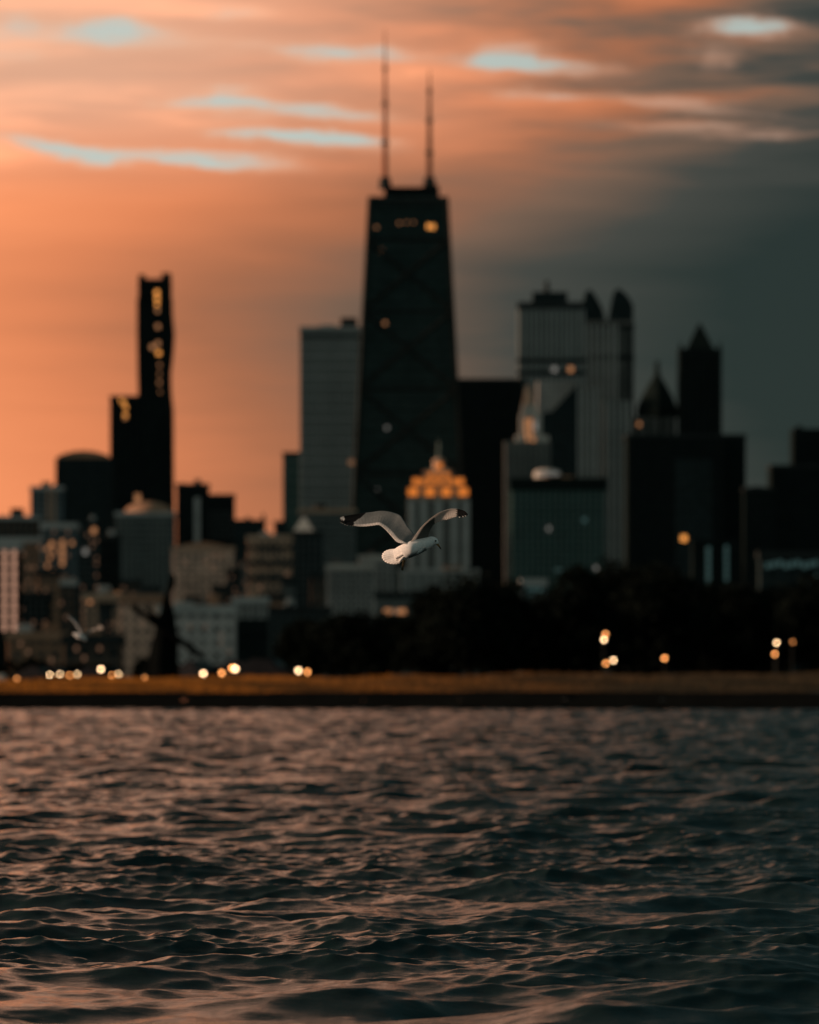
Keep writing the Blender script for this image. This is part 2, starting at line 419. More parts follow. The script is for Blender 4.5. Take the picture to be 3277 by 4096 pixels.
def bank():
    xs = np.concatenate([np.linspace(-900, -70, 12), np.linspace(-60, 60, 121), np.linspace(70, 900, 12)])
    prof = [(0.9, 0.86), (3, 0.90), (6, 0.95), (11, 1.2), (17, 1.45), (23, 1.64), (28, 1.72), (34, 1.70), (44, 1.55), (60, 1.35), (90, 1.2)]
    vs, fs = [], []
    for x in xs:
        cz = float(crest_z(x))
        for d, z in prof:
            zz = 0.55 + (z - 0.55) * (cz - 0.55) / 1.17 + 0.05 * math.sin(x * 0.31 + d * 0.2) + 0.04 * math.sin(x * 0.9 + d * 0.5)
            vs.append((x, shore_y(x) + d, zz))
    n = len(prof)
    for i in range(len(xs) - 1):
        for j in range(n - 1): fs.append((i * n + j, (i + 1) * n + j, (i + 1) * n + j + 1, i * n + j + 1))
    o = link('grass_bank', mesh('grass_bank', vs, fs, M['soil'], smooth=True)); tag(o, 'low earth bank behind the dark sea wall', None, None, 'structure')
    return xs, prof
bank()
def bank_z(x, d):
    cz = float(crest_z(x)); pts = [(0.9, 0.86), (3, 0.90), (6, 0.95), (11, 1.2), (17, 1.45), (23, 1.64), (28, 1.72), (34, 1.70), (44, 1.55), (60, 1.35), (90, 1.2)]
    z = float(np.interp(d, [p[0] for p in pts], [p[1] for p in pts]))
    return 0.55 + (z - 0.55) * (cz - 0.55) / 1.17 + 0.05 * math.sin(x * 0.31 + d * 0.2) + 0.04 * math.sin(x * 0.9 + d * 0.5)

# city ground behind the bank, out to the horizon
g = MB(); g.add([(-60000, 350, 1.12), (60000, 350, 1.12), (60000, 55000, 1.12), (-60000, 55000, 1.12)], [(0, 1, 2, 3)])
tag(link('ground', g.mesh('ground', [M['asphalt']])), 'dark flat ground under the city', None, None, 'structure')

# sea wall: cap and face in cast sections along the water
seawall = empty('sea_wall', (0, 306, 0), 'dark low stone sea wall along the water below the grass bank', 'sea wall')
x = -66.0; first = True
while x < 66:
    w = random.uniform(4.4, 5.8); h = random.uniform(0.80, 0.92); o_ = random.uniform(-0.02, 0.02)
    y0 = shore_y(x + w / 2) + o_
    def block(xa, xb, ya, yb, z0, z1):     # follows the line of the shore
        q = MB(); e = 0.04
        f = lambda xx, o: shore_y(xx) + o_ + o
        q.add([(xa, f(xa, ya), z0), (xb, f(xb, ya), z0), (xb, f(xb, yb), z0), (xa, f(xa, yb), z0), (xa, f(xa, ya), z1 - e), (xb, f(xb, ya), z1 - e), (xb, f(xb, yb), z1 - e), (xa, f(xa, yb), z1 - e),
               (xa + e, f(xa, ya + e), z1), (xb - e, f(xb, ya + e), z1), (xb - e, f(xb, yb - e), z1), (xa + e, f(xa, yb - e), z1)],
              [(3, 2, 1, 0), (0, 1, 5, 4), (1, 2, 6, 5), (2, 3, 7, 6), (3, 0, 4, 7), (4, 5, 9, 8), (5, 6, 10, 9), (6, 7, 11, 10), (7, 4, 8, 11), (8, 9, 10, 11)])
        return q
    block(x + 0.003, x + w - 0.003, -0.5, 0.95, -0.6, h * 0.62).part('stone_block', [M['wall_stone']], seawall)
    block(x + 0.3, x + w + 0.294, 0.1, 1.5, h * 0.62 + 0.003, h + 0.1).part('cap_block', [M['wall_stone']], seawall)
    x += w
for sgn in (-1, 1):
    b = MB(); xa, xb = (66.5, 900) if sgn > 0 else (-900, -66.5)
    b.add([(xa, shore_y(xa) - .5, -.6), (xb, shore_y(xb) - .5, -.6), (xb, shore_y(xb) - .5, .6), (xa, shore_y(xa) - .5, .6), (xa, shore_y(xa) + 1.4, .6), (xb, shore_y(xb) + 1.4, .6)], [(0, 1, 2, 3), (3, 2, 5, 4)])
    b.part('wall_run', [M['wall_stone']], seawall)

# grass: uncountable blades on the bank
def leafmat(name, c, trans, tr=0.4, rough=0.8):
    m = bpy.data.materials.new(name); m.use_nodes = True; t = m.node_tree; t.nodes.clear()
    tc = t.nodes.new('ShaderNodeTexCoord'); n = noise(t, tc.outputs['Object'], 0.22, 4, 0.65).lin(0.3, 0.7, 0.55, 1.45)
    def sc_(cc):
        rgb = t.nodes.new('ShaderNodeRGB'); rgb.outputs[0].default_value = (*cc, 1)
        vm = t.nodes.new('ShaderNodeVectorMath'); vm.operation = 'SCALE'; t.links.new(rgb.outputs[0], vm.inputs[0]); t.links.new(n.k, vm.inputs['Scale']); return vm.outputs[0]
    d = t.nodes.new('ShaderNodeBsdfDiffuse'); t.links.new(sc_(c), d.inputs[0])
    l = t.nodes.new('ShaderNodeBsdfTranslucent'); t.links.new(sc_(trans), l.inputs[0])
    mx = t.nodes.new('ShaderNodeMixShader'); mx.inputs[0].default_value = tr
    t.links.new(d.outputs[0], mx.inputs[1]); t.links.new(l.outputs[0], mx.inputs[2])
    o = t.nodes.new('ShaderNodeOutputMaterial'); t.links.new(mx.outputs[0], o.inputs[0]); return m
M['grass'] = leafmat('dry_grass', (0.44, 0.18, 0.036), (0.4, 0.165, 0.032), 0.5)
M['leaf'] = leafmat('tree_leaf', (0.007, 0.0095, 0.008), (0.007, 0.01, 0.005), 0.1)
M['bark'] = mat('bark', (0.014, 0.012, 0.010), 0.95, bump=0.5, bscale=6)

def darken_right(name, dark):  # blends the base colours darker towards the right, broken up by noise
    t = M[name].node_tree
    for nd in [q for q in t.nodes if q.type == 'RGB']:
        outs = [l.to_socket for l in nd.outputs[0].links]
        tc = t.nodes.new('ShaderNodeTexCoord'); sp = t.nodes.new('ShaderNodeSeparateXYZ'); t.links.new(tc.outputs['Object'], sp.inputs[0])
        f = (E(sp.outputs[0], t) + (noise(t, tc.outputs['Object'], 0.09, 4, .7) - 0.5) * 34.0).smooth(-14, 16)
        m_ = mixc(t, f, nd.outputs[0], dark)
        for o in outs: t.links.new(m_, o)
darken_right('grass', (0.085, 0.066, 0.042, 1)); darken_right('soil', (0.04, 0.034, 0.024, 1))
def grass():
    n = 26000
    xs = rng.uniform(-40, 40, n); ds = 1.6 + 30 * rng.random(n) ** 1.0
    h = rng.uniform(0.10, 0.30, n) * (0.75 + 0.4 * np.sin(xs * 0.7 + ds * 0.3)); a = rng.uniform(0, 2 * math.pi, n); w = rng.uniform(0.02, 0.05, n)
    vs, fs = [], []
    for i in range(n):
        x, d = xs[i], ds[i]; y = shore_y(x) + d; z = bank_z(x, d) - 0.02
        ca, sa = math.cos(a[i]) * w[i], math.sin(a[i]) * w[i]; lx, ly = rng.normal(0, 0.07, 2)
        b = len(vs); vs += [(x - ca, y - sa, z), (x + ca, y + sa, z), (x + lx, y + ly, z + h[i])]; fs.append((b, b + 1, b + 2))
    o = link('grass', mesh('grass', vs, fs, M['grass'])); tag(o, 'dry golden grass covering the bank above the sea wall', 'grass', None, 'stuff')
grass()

# ------------------------------------------------------------------ buildings
def win_mesh(name, glass):
    b = MB(); f = 0.09
    b.box(-.5, -.5 + f, -.10, .10, -.5, .5); b.box(.5 - f, .5, -.10, .10, -.5, .5)
    b.box(-.5 + f, .5 - f, -.10, .10, .5 - f, .5); b.box(-.5 + f, .5 - f, -.14, .10, -.5, -.5 + f)
    b.add([(-.5 + f, -.03, -.5 + f), (.5 - f, -.03, -.5 + f), (.5 - f, -.03, .5 - f), (-.5 + f, -.03, .5 - f)], [(0, 1, 2, 3)], 1)
    return b.mesh(name, [M['window_frame'], glass])
WIN = {k: win_mesh('window_' + k, M[m]) for k, m in (('dark', 'window_glass'), ('amber', 'lit_amber'), ('warm', 'lit_warm_dim'), ('white', 'lit_white_dim'), ('teal', 'lit_teal'), ('strip', 'lit_strip'), ('faint', 'lit_faint'), ('crown', 'lit_crown'))}
SKY = 'buildings of the skyline'

def windows(root, x0, x1, y0, y1, Y, cols, rows, fw=0.5, fh=0.6, skip=0.0):
    w = (X(x1, Y) - X(x0, Y)) / cols; h = (Z(y0, Y) - Z(y1, Y)) / rows
    for i in range(cols):
        for j in range(rows):
            if random.random() < skip: continue
            link('window', WIN['faint' if (Y < 2900 and x1 < 1200 and random.random() < .14) else 'dark'], root, (X(x0, Y) + (i + .5) * w, Y, Z(y0, Y) - (j + .5) * h), scale=(w * fw, 1, h * fh))

def lit(root, items, Y):
    for px, py, w, h, k in items:
        link('lit_pane', WIN[k], root, (X(px, Y), Y - 0.12, Z(py, Y)), scale=(w, 1, h))

def piers(root, x0, x1, y0, y1, Y, n, wfrac, m, proud=0.7):
    xa, xb = X(x0, Y), X(x1, Y); p = (xb - xa) / n; w = p * wfrac; z1, z0 = Z(y0, Y), Z(y1, Y)
    b = MB(); b.box(-w / 2, w / 2, -proud, 0.05, 0, z1 - z0); me = b.mesh('pier', [m])
    for i in range(n + 1):
        cx = min(max(xa + i * p, xa + w / 2 + .05), xb - w / 2 - .05)
        link('pier', me, root, (cx, Y, z0))

def bands(root, x0, x1, ys, Y, h, m, proud=0.45):
    w = X(x1, Y) - X(x0, Y); b = MB(); b.box(-w / 2 - proud, w / 2 + proud, -proud, 0.05, 0, h); me = b.mesh('cornice', [m])
    for y in ys: link('cornice', me, root, (X((x0 + x1) / 2, Y), Y, Z(y, Y)))

def bld(name, label, x0, x1, yt, Y, fac, depth=None, parapet='concrete', roof=(), cat='building', base=1.0, clutter=True):
    xa, xb = X(x0, Y), X(x1, Y); d = depth or max(12.0, (xb - xa) * 0.8)
    root = empty(name, ((xa + xb) / 2, Y, base), label, cat, SKY)
    zt = Z(yt, Y)
    b = MB(); b.box(xa, xb, Y, Y + d, base, zt, ch=0.5); b.part('wall', [FA[fac]], root)
    if parapet:
        b = MB(); e = 0.5
        for q in ((xa - e, xb + e, Y - e, Y + .6), (xa - e, xb + e, Y + d - .6, Y + d + e), (xa - e, xa + .6, Y + .65, Y + d - .65), (xb - .6, xb + e, Y + .65, Y + d - .65)):
            b.box(*q, zt - 1.0, zt + 1.2)
        b.part('parapet', [M[parapet]], root)
    for rx0, rx1, ry, fm in roof:
        b = MB(); b.box(X(rx0, Y), X(rx1, Y), Y + d * .22, Y + d * .75, zt - 0.8, Z(ry, Y), ch=0.3); b.part('rooftop_unit', [M.get(fm) or FA[fm]], root)
    if clutter and not roof and zt < 130 and (xb - xa) > 8:
        for q in range(random.choice((1, 2, 2, 3))):
            w = (xb - xa) * random.uniform(.10, .28); c = random.uniform(xa + w, xb - w); h = random.uniform(1.5, 4.2)
            b = MB(); b.box(c - w / 2, c + w / 2, Y + d * .2, Y + d * .7, zt - .6, zt + h, ch=.15); b.part('rooftop_unit', [M[random.choice(('dark_trim', 'concrete', 'stone_brown', 'roof_gravel'))]], root)
    return root

# --- left part of the skyline
t = bld('office_block', 'dark brown block cut off by the left edge, small box on its roof', -60, 150, 2072, 3000, 'bronze', roof=[(40, 88, 2032, 'dark_trim')])
windows(t, -20, 148, 2085, 2230, 3000, 8, 6)
t = bld('office_block', 'dark stepped-roof block with one pale pier, right of the far-left brown block', 122, 250, 1953, 3400, 'blue', roof=[(165, 200, 1926, 'stone_brown'), (212, 240, 1938, 'dark_trim')])
piers(t, 190, 222, 1955, 2110, 3400, 1, 0.30, M['stone_buff']); windows(t, 124, 248, 1965, 2110, 3400, 7, 7)
# curved-roof block
t = bld('apartment_tower', 'wide dark tower with gently curved roof beside the slim tower pair', 222, 448, 1832, 4000, 'dark', parapet=None)
b = MB(); Yc = 4000; poly = []
for i in range(13):
    a = i / 12; poly.append((X(448 - a * 226, Yc), Z(1832 - 30 * math.sin(math.pi * a) ** 0.7, Yc)))
b.prism([(X(222, Yc), Z(1836, Yc)), (X(448, Yc), Z(1836, Yc))] + poly[1:-1], Yc + 0.3, Yc + 30); b.part('curved_roof', [M['stone_brown']], t)
piers(t, 224, 446, 1840, 2150, 4000, 8, 0.25, M['dark_trim'])
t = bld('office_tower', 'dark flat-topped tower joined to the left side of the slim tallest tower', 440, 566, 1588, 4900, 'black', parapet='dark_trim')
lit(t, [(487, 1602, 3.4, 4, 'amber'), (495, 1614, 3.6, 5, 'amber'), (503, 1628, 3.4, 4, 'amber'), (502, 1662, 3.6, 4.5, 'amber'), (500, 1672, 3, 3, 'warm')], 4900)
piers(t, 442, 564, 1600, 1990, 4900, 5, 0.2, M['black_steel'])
# slim tower with waisted sides
Yt = 5200
root = empty('slim_tower', (X(620, Yt), Yt, 1), 'slender black tower with waisted sides and a column of amber windows', 'tower', SKY)
prof = [(2690, 552, 694), (2000, 553, 690), (1640, 553, 688), (1560, 552, 680), (1490, 550, 678), (1400, 549, 688), (1330, 548, 692), (1240, 548, 684), (1192, 548, 684)]
for k in range(len(prof) - 1):
    (ya, la, ra), (yb, lb, rb) = prof[k], prof[k + 1]
    b = MB(); b.taper((X(la, Yt), X(ra, Yt), Yt, Yt + 40), (X(lb, Yt), X(rb, Yt), Yt, Yt + 40), max(Z(ya, Yt), 1.0) + (0.0 if k == 0 else 0.01), Z(yb, Yt)); b.part('tower_section', [FA['black']], root)
b = MB(); b.box(X(552, Yt), X(681, Yt), Yt + 1, Yt + 39, Z(1190, Yt), Z(1114, Yt), ch=.5); b.part('crown_block', [FA['black']], root)
for xa, xb, yy in ((554, 578, 1097), (646, 681, 1090)):
    b = MB(); b.box(X(xa, Yt), X(xb, Yt), Yt + 2, Yt + 30, Z(1116, Yt), Z(yy, Yt)); b.part('roof_fin', [M['black_steel']], root)
lit(root, [(628, 1170, 4.5, 5, 'amber'), (629, 1194, 4.2, 4.5, 'amber'), (629, 1217, 3.6, 4, 'amber'), (630, 1242, 3.6, 4, 'warm'),
           (632, 1306, 4.2, 4.5, 'warm'), (632, 1374, 4.4, 4.6, 'warm'), (610, 1388, 5, 5, 'warm'), (635, 1412, 4.4, 4.6, 'amber'), (639, 1460, 2.6, 3, 'warm'), (638, 1496, 2.2, 2.6, 'warm'), (638, 1530, 3, 3.4, 'warm'), (641, 1568, 1.8, 2.2, 'warm')], Yt)
# domed-roof block
Yd = 3300
t = bld('domed_block', 'dark green-grey block with low brown domed roof below the slim tower', 462, 694, 2056, Yd, 'greymid', depth=34, clutter=False)
b = MB(); cx = X(590, Yd); rr = X(690, Yd) - X(590, Yd); zb = Z(2054, Yd)
b.lathe([(rr * math.cos(a), zb + (Z(2003, Yd) - zb) * math.sin(a)) for a in [i * math.pi / 2 / 8 for i in range(9)]][:-1] + [(0.3, Z(2003, Yd))], 28, 0, cx, Yd + 17); b.part('domed_roof', [M['stone_brown']], t, True)
windows(t, 470, 690, 2075, 2340, Yd, 9, 10); lit(t, [(551, 1991, 4, 5, 'warm'), (553, 1996, 3, 4, 'amber')], Yd)
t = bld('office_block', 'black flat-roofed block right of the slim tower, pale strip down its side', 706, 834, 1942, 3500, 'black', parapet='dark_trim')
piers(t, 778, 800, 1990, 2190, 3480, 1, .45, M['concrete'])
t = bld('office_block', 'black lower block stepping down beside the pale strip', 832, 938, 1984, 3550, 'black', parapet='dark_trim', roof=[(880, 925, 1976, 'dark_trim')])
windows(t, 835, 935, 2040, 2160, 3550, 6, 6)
t = bld('office_block', 'low dark block ending in a thin mast at the sky gap', 936, 1060, 2086, 3400, 'dark', parapet='dark_trim')
b = MB(); b.tube([(X(1053, 3400), 3406, Z(2092, 3400)), (X(1053, 3400), 3406, Z(2052, 3400))], [1.2, 0.7], 8); b.part('mast', [M['dark_trim']], t)
t = bld('office_block', 'small dark block just right of the bright sky gap', 1098, 1150, 2092, 3300, 'dark', parapet='dark_trim')
t = bld('glass_tower', 'narrow dark green glass tower against the left flank of the grey grid tower', 1132, 1206, 1814, 4500, 'green', parapet='dark_trim')
bands(t, 1132, 1206, [1850, 1890, 1930, 1970, 2010, 2050], 4500, 2.0, M['green_rib'])
# grey grid tower
Yl = 4300
t = bld('grid_tower', 'tall grey tower with fine window grid left of the tapered skyscraper', 1200, 1462, 1312, Yl, 'greymid', roof=[(1362, 1428, 1268, 'dark_trim'), (1280, 1340, 1296, 'concrete')])
piers(t, 1202, 1460, 1355, 2060, Yl, 14, 0.30, M['concrete']); bands(t, 1200, 1462, [1330] + list(range(1385, 2040, 42)), Yl, 0.9, M['concrete'], 0.2)
windows(t, 1206, 1456, 1330, 1352, Yl, 12, 1, .62, .9)
lit(t, [(1405, 1848, 4, 4.5, 'warm')], Yl)

# --- tapered skyscraper with twin antennas
Yh = 4100; root = empty('tapered_skyscraper', (X(1633, Yh), Yh, 1), 'tallest tapered dark skyscraper with two antennas on its roof', 'skyscraper', SKY)
def hx(py, s): return 1633 + s * (158 + 0.0535 * (py - 787))
def hyd(py): return 18.0 * (1 - (2690 - py) / 1903.0)      # the front face leans back towards the top
zt = Z(780, Yh); b = MB()
b.taper((X(hx(2690, -1), Yh), X(hx(2690, 1), Yh), Yh, Yh + 60), (X(1475, Yh), X(1791, Yh), Yh + 18 * 0.6, Yh + 46), 1, zt); b.part('wall', [FA['hancock']], root)
def hp(px, py, out=0.6):
    f = (2690 - py) / 1903.0
    return Vector((X(px, Yh), Yh + 10.8 * f - out, Z(py, Yh)))
for s in (-1, 1):
    b = MB(); b.tube([hp(hx(2690, s) - s * 6, 2690), hp(1633 + s * 154, 784)], [2.0, 1.6], 4); b.part('corner_column', [M['black_steel']], root)
tiers = [2690, 2270, 1890, 1550, 1240, 950]
for a, c in zip(tiers[:-1], tiers[1:]):
    for s in (-1, 1):
        b = MB(); b.tube([hp(hx(a, s), a), hp(hx(c, -s), c)], [1.5, 1.4], 4); b.part('cross_brace', [M['black_steel']], root)
    b = MB(); b.tube([hp(hx(c, -1), c), hp(hx(c, 1), c)], [1.2, 1.2], 4); b.part('belt_beam', [M['black_steel']], root)
for c in (795, 812):
    b = MB(); b.tube([hp(hx(c, -1), c), hp(hx(c, 1), c)], [0.9, 0.9], 4); b.part('belt_beam', [M['dark_trim']], root)
b = MB(); b.box(X(1537, Yh), X(1745, Yh), Yh + 16, Yh + 42, zt - .5, Z(739, Yh), ch=.5); b.part('penthouse', [FA['black']], root)
b = MB(); b.box(X(1728, Yh), X(1758, Yh), Yh + 18, Yh + 30, zt - .4, Z(733, Yh), ch=.4); b.part('rooftop_unit', [M['dark_trim']], root)
for px, tops in ((1540, (745, 560, 400, 260, 100)), (1719, (745, 600, 470, 350, 262))):
    rad = (2.3, 1.9, 1.5, 1.0, 0.3); ym = Yh + 26
    b = MB(); zz = [Z(p, Yh) for p in tops]
    b.tube([(X(px, Yh), ym, z) for z in zz], rad, 10); a = b.part('antenna', [M['antenna_sky_tint']], root)
    for k in (1, 2, 3):
        b = MB(); b.lathe([(rad[k] + .3, zz[k] - 1.6), (rad[k] + .7, zz[k] - 1.2), (rad[k] + .7, zz[k] + 1.2), (rad[k] + .3, zz[k] + 1.6)], 12, 0, X(px, Yh), ym); b.part('antenna_collar', [M['dark_trim']], a)
    b = MB(); b.lathe([(4.6, zz[0] - .2), (4.2, zz[0] + 7), (3.0, zz[0] + 9)], 14, 0, X(px, Yh), ym); b.part('antenna_base', [M['dark_trim']], a)
def hlit(items):
    for px, py, w, h, k in items: link('lit_pane', WIN[k], root, hp(px, py, 0.35), scale=(w, 1, h))
hlit([(1718, 901, 4.2, 4.2, 'amber'), (1730, 903, 4.2, 4.2, 'amber'), (1525, 997, 3, 3.2, 'warm'), (1540, 1290, 2.6, 2.8, 'warm'), (1548, 1710, 2.6, 2.8, 'white'), (1506, 905, 2, 2.2, 'warm'),
      (1598, 888, 2, 2, 'warm'), (1628, 884, 1.6, 2, 'warm'), (1655, 884, 1.6, 2, 'warm'), (1508, 1960, 2.6, 2.6, 'white')])
for j in range(46):      # darker floor lines of the tower
    py = 840 + j * 40
    b = MB(); b.tube([hp(hx(py, -1), py, .25), hp(hx(py, 1), py, .25)], [.35, .35], 4); b.part('floor_line', [M['slate_green'] if j % 3 else M['black_steel']], root)

# --- block right of the skyscraper
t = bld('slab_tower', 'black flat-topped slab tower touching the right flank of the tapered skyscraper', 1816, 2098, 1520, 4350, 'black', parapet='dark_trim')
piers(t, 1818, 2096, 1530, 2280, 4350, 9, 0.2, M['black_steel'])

# --- tower with glowing crown
Yp = 3900; root = empty('crown_tower', (X(1755, Yp), Yp, 1), 'grey pier-fronted tower with stepped crown glowing orange, behind the flying gull', 'tower', SKY)
def tier(x0, x1, ya, yb, m, nm, d=30, inset=0.0, ch=.4):
    b = MB(); b.box(X(x0, Yp), X(x1, Yp), Yp + inset, Yp + d - inset, Z(yb, Yp) - .02, Z(ya, Yp), ch=ch); return b.part(nm, [m], root)
tier(1632, 1880, 1996, 2690, FA['grey'], 'wall', 34)
tier(1640, 1872, 1950, 1998, M['stone_buff'], 'crown_tier', 34, 1.0)
tier(1652, 1860, 1908, 1952, M['stone_buff'], 'crown_tier', 34, 2.2)
tier(1700, 1806, 1884, 1910, M['stone_buff'], 'crown_tier', 34, 6.0)
b = MB(); b.taper((X(1690, Yp), X(1818, Yp), Yp + 7, Yp + 27), (X(1738, Yp), X(1776, Yp), Yp + 13, Yp + 21), Z(1886, Yp), Z(1872, Yp)); b.part('crown_roof', [M['stone_buff']], root)
b = MB(); b.lathe([(4.0, Z(1874, Yp)), (4.0, Z(1846, Yp)), (4.5, Z(1845, Yp)), (3.2, Z(1834, Yp)), (1.0, Z(1828, Yp))], 12, 0, X(1757, Yp), Yp + 17); lan = b.part('lantern', [M['stone_buff']], root)
b = MB(); b.tube([(X(1757, Yp), Yp + 17, Z(1830, Yp)), (X(1757, Yp), Yp + 17, Z(1760, Yp))], [1.6, 0.8], 8); b.part('beacon_mast', [M['green_rib']], root)
piers(root, 1634, 1878, 2000, 2300, Yp, 4, 0.42, M['concrete'], 1.4)
for py, xs_ in ((1967, (1653, 1720, 1786, 1853)),):  # glowing panes stand in for the floodlit stone of the crown bays
    for i, px in enumerate(xs_): link('lit_pane', WIN['crown'], root, (X(px, Yp), Yp + .7, Z(py, Yp)), scale=(8.4, 1, 6.2))
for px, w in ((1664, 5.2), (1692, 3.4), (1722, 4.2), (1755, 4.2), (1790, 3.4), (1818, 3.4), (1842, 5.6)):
    link('lit_pane', WIN['crown'], root, (X(px, Yp), Yp + 1.9, Z(1926, Yp)), scale=(w, 1, 5.4))
for px in (1722, 1755, 1788): link('lit_pane', WIN['crown'], root, (X(px, Yp), Yp + 5.7, Z(1898, Yp)), scale=(4.2, 1, 3.4))
link('lit_pane', WIN['crown'], root, (X(1757, Yp), Yp + 12.7, Z(1860, Yp)), scale=(5.2, 1, 4.6))
# podium of that tower
t = bld('podium_block', 'broad grey setback block at the foot of the glowing-crown tower', 1600, 1916, 2284, 3800, 'greymid', depth=40)
piers(t, 1602, 1914, 2290, 2480, 3800, 9, 0.35, M['concrete'])

# --- right cluster
t = bld('ribbed_tower', 'grey ribbed tower with penthouse box and two round lights, right of the black slab', 2074, 2340, 1214, 4400, 'greymid', parapet='dark_trim', roof=[(2132, 2272, 1164, 'dark')])
b = MB(); b.tube([(X(2191, 4400), 4430, Z(1170, 4400)), (X(2191, 4400), 4430, Z(1112, 4400))], [2.6, 1.6], 8); b.part('mast', [M['dark_trim']], t)
piers(t, 2076, 2338, 1216, 1900, 4400, 13, 0.34, M['concrete']); bands(t, 2074, 2340, [1236, 1452, 1500], 4400, 3.6, M['dark_trim'], 0.9)
lit(t, [(2218, 1477, 4.6, 4.8, 'white'), (2283, 1477, 4.8, 5, 'warm')], 4399)
# twin turret tower
Yq = 4500; t = bld('turret_tower', 'grey tower with pointed corner turrets notched like a crown', 2328, 2536, 1282, Yq, 'grey', parapet=None)
for poly in ([(2334, 1284), (2424, 1284), (2412, 1236), (2384, 1184), (2366, 1160), (2352, 1158), (2340, 1176), (2334, 1212)], [(2434, 1284), (2534, 1284), (2534, 1222), (2514, 1186), (2490, 1162), (2470, 1152), (2456, 1170), (2444, 1232)]):
    b = MB(); b.prism([(X(a, Yq), Z(c, Yq)) for a, c in poly], Yq + .5, Yq + 24); b.part('turret', [FA['dark']], t)
piers(t, 2332, 2470, 1300, 2240, Yq, 6, .42, M['concrete'], 1.0); piers(t, 2494, 2532, 1300, 2240, Yq, 1, .30, M['black_steel'], 1.0)
bands(t, 2328, 2536, [1316, 1440], Yq, 4, M['dark_trim'])
# slanted-top tower
Ys = 4050; t = bld('slant_tower', 'pale grey tower with diagonal slanted top facet in front of the ribbed tower', 2150, 2312, 1524, Ys, 'palegrey', parapet=None, depth=26)
b = MB(); b.prism([(X(2152, Ys), 1), (X(2310, Ys), 1), (X(2310, Ys), Z(1536, Ys)), (X(2206, Ys), Z(1648, Ys)), (X(2152, Ys), Z(1652, Ys))], Ys - 5, Ys - .05); b.part('lower_facade', [FA['dark']], t)
t2 = bld('grey_slab', 'plain grey slab showing between the slanted top and the turret tower', 2306, 2392, 1545, 4250, 'grey', parapet=None, depth=20)
piers(t2, 2310, 2390, 1550, 2000, 4250, 3, .4, M['concrete'])
t = bld('grey_slab', 'long grey-green slab rising behind the dark block, below the notched turrets', 2416, 2524, 1600, 4300, 'greymid', parapet=None, depth=20)
piers(t, 2418, 2522, 1604, 2240, 4300, 4, .36, M['concrete'])
# pale spired tower
Yr = 3950; root = empty('spired_tower', (X(2112, Yr), Yr, 1), 'pale lit stone tower with small spire in front of the black slab', 'tower', SKY)
for x0, x1, ya, yb, nm, d in ((2020, 2204, 1764, 2690, 'wall', 16), (2064, 2198, 1740, 1766, 'setback', 14), (2082, 2168, 1650, 1742, 'upper_shaft', 12), (2090, 2150, 1616, 1652, 'upper_shaft', 11)):
    b = MB(); b.box(X(x0, Yr), X(x1, Yr), Yr + (30 - d) * .5, Yr + 30 - (30 - d) * .5, max(Z(yb, Yr), 1), Z(ya, Yr), ch=.4); b.part(nm, [FA['grey'] if nm == 'wall' else M['stone_pale']], root)
b = MB(); b.taper((X(2092, Yr), X(2132, Yr), Yr + 9, Yr + 19), (X(2107, Yr), X(2118, Yr), Yr + 13, Yr + 15), Z(1618, Yr), Z(1538, Yr)); b.part('spire', [M['stone_buff']], root)
for px, py, w, h, k in ((2106, 1690, 3, 8, 'warm'), (2125, 1690, 3, 8, 'warm'), (2144, 1700, 3, 8, 'white'), (2106, 1725, 3, 6, 'warm'), (2126, 1728, 3, 6, 'warm'), (2110, 1752, 3, 4, 'warm'), (2134, 1757, 4, 4, 'warm')):  # glowing panes added to lighten the stone, standing in for floodlight
    link('lit_pane', WIN[k], root, (X(px, Yr), Yr + (7.8 if py > 1742 else 8.8), Z(py, Yr)), scale=(w, 1, h))
windows(root, 2026, 2198, 1776, 1960, Yr + 7, 8, 9)
# green glass block in front
Yg = 3000; t = bld('green_block', 'dark green glass block with vertical ribs and pale rooftop drum', 2044, 2424, 1920, Yg, 'green', parapet='slate_green', depth=16)
b = MB(); b.lathe([(7.0, Z(1918, Yg)), (7.2, Z(1890, Yg)), (6.4, Z(1880, Yg)), (3.0, Z(1873, Yg))], 24, 0, X(2193, Yg), Yg + 14); dr = b.part('rooftop_drum', [M['stone_pale']], t, True)
for k in range(6): link('lit_pane', WIN['white'], t, (X(2157 + k * 14.5, Yg), Yg + 6.5, Z(1893, Yg)), scale=(1.6, 1, 2.2))
piers(t, 2048, 2420, 1965, 2480, Yg, 16, 0.34, M['green_rib'], 0.8); bands(t, 2044, 2424, [1962], Yg, 4.5, M['slate_green'])
lit(t, [(2338, 2080, 3.2, 3, 'teal'), (2192, 2115, 3, 3, 'white'), (2380, 2272, 3.4, 2.4, 'white'), (2240, 2280, 6, 2, 'teal'), (2450, 2290, 0.8, .8, 'teal')][:4], Yg)
t = bld('low_block', 'small blue-green lit block above the tree line below the green glass block', 2088, 2184, 2330, 1900, 'blue', depth=10, clutter=False)
lit(t, [(2110, 2356, 1.8, 1.6, 'teal'), (2135, 2356, 1.8, 1.6, 'teal'), (2160, 2358, 1.8, 1.6, 'teal'), (2120, 2380, 1.8, 1.2, 'teal'), (2150, 2384, 1.8, 1.2, 'teal')], 1900)
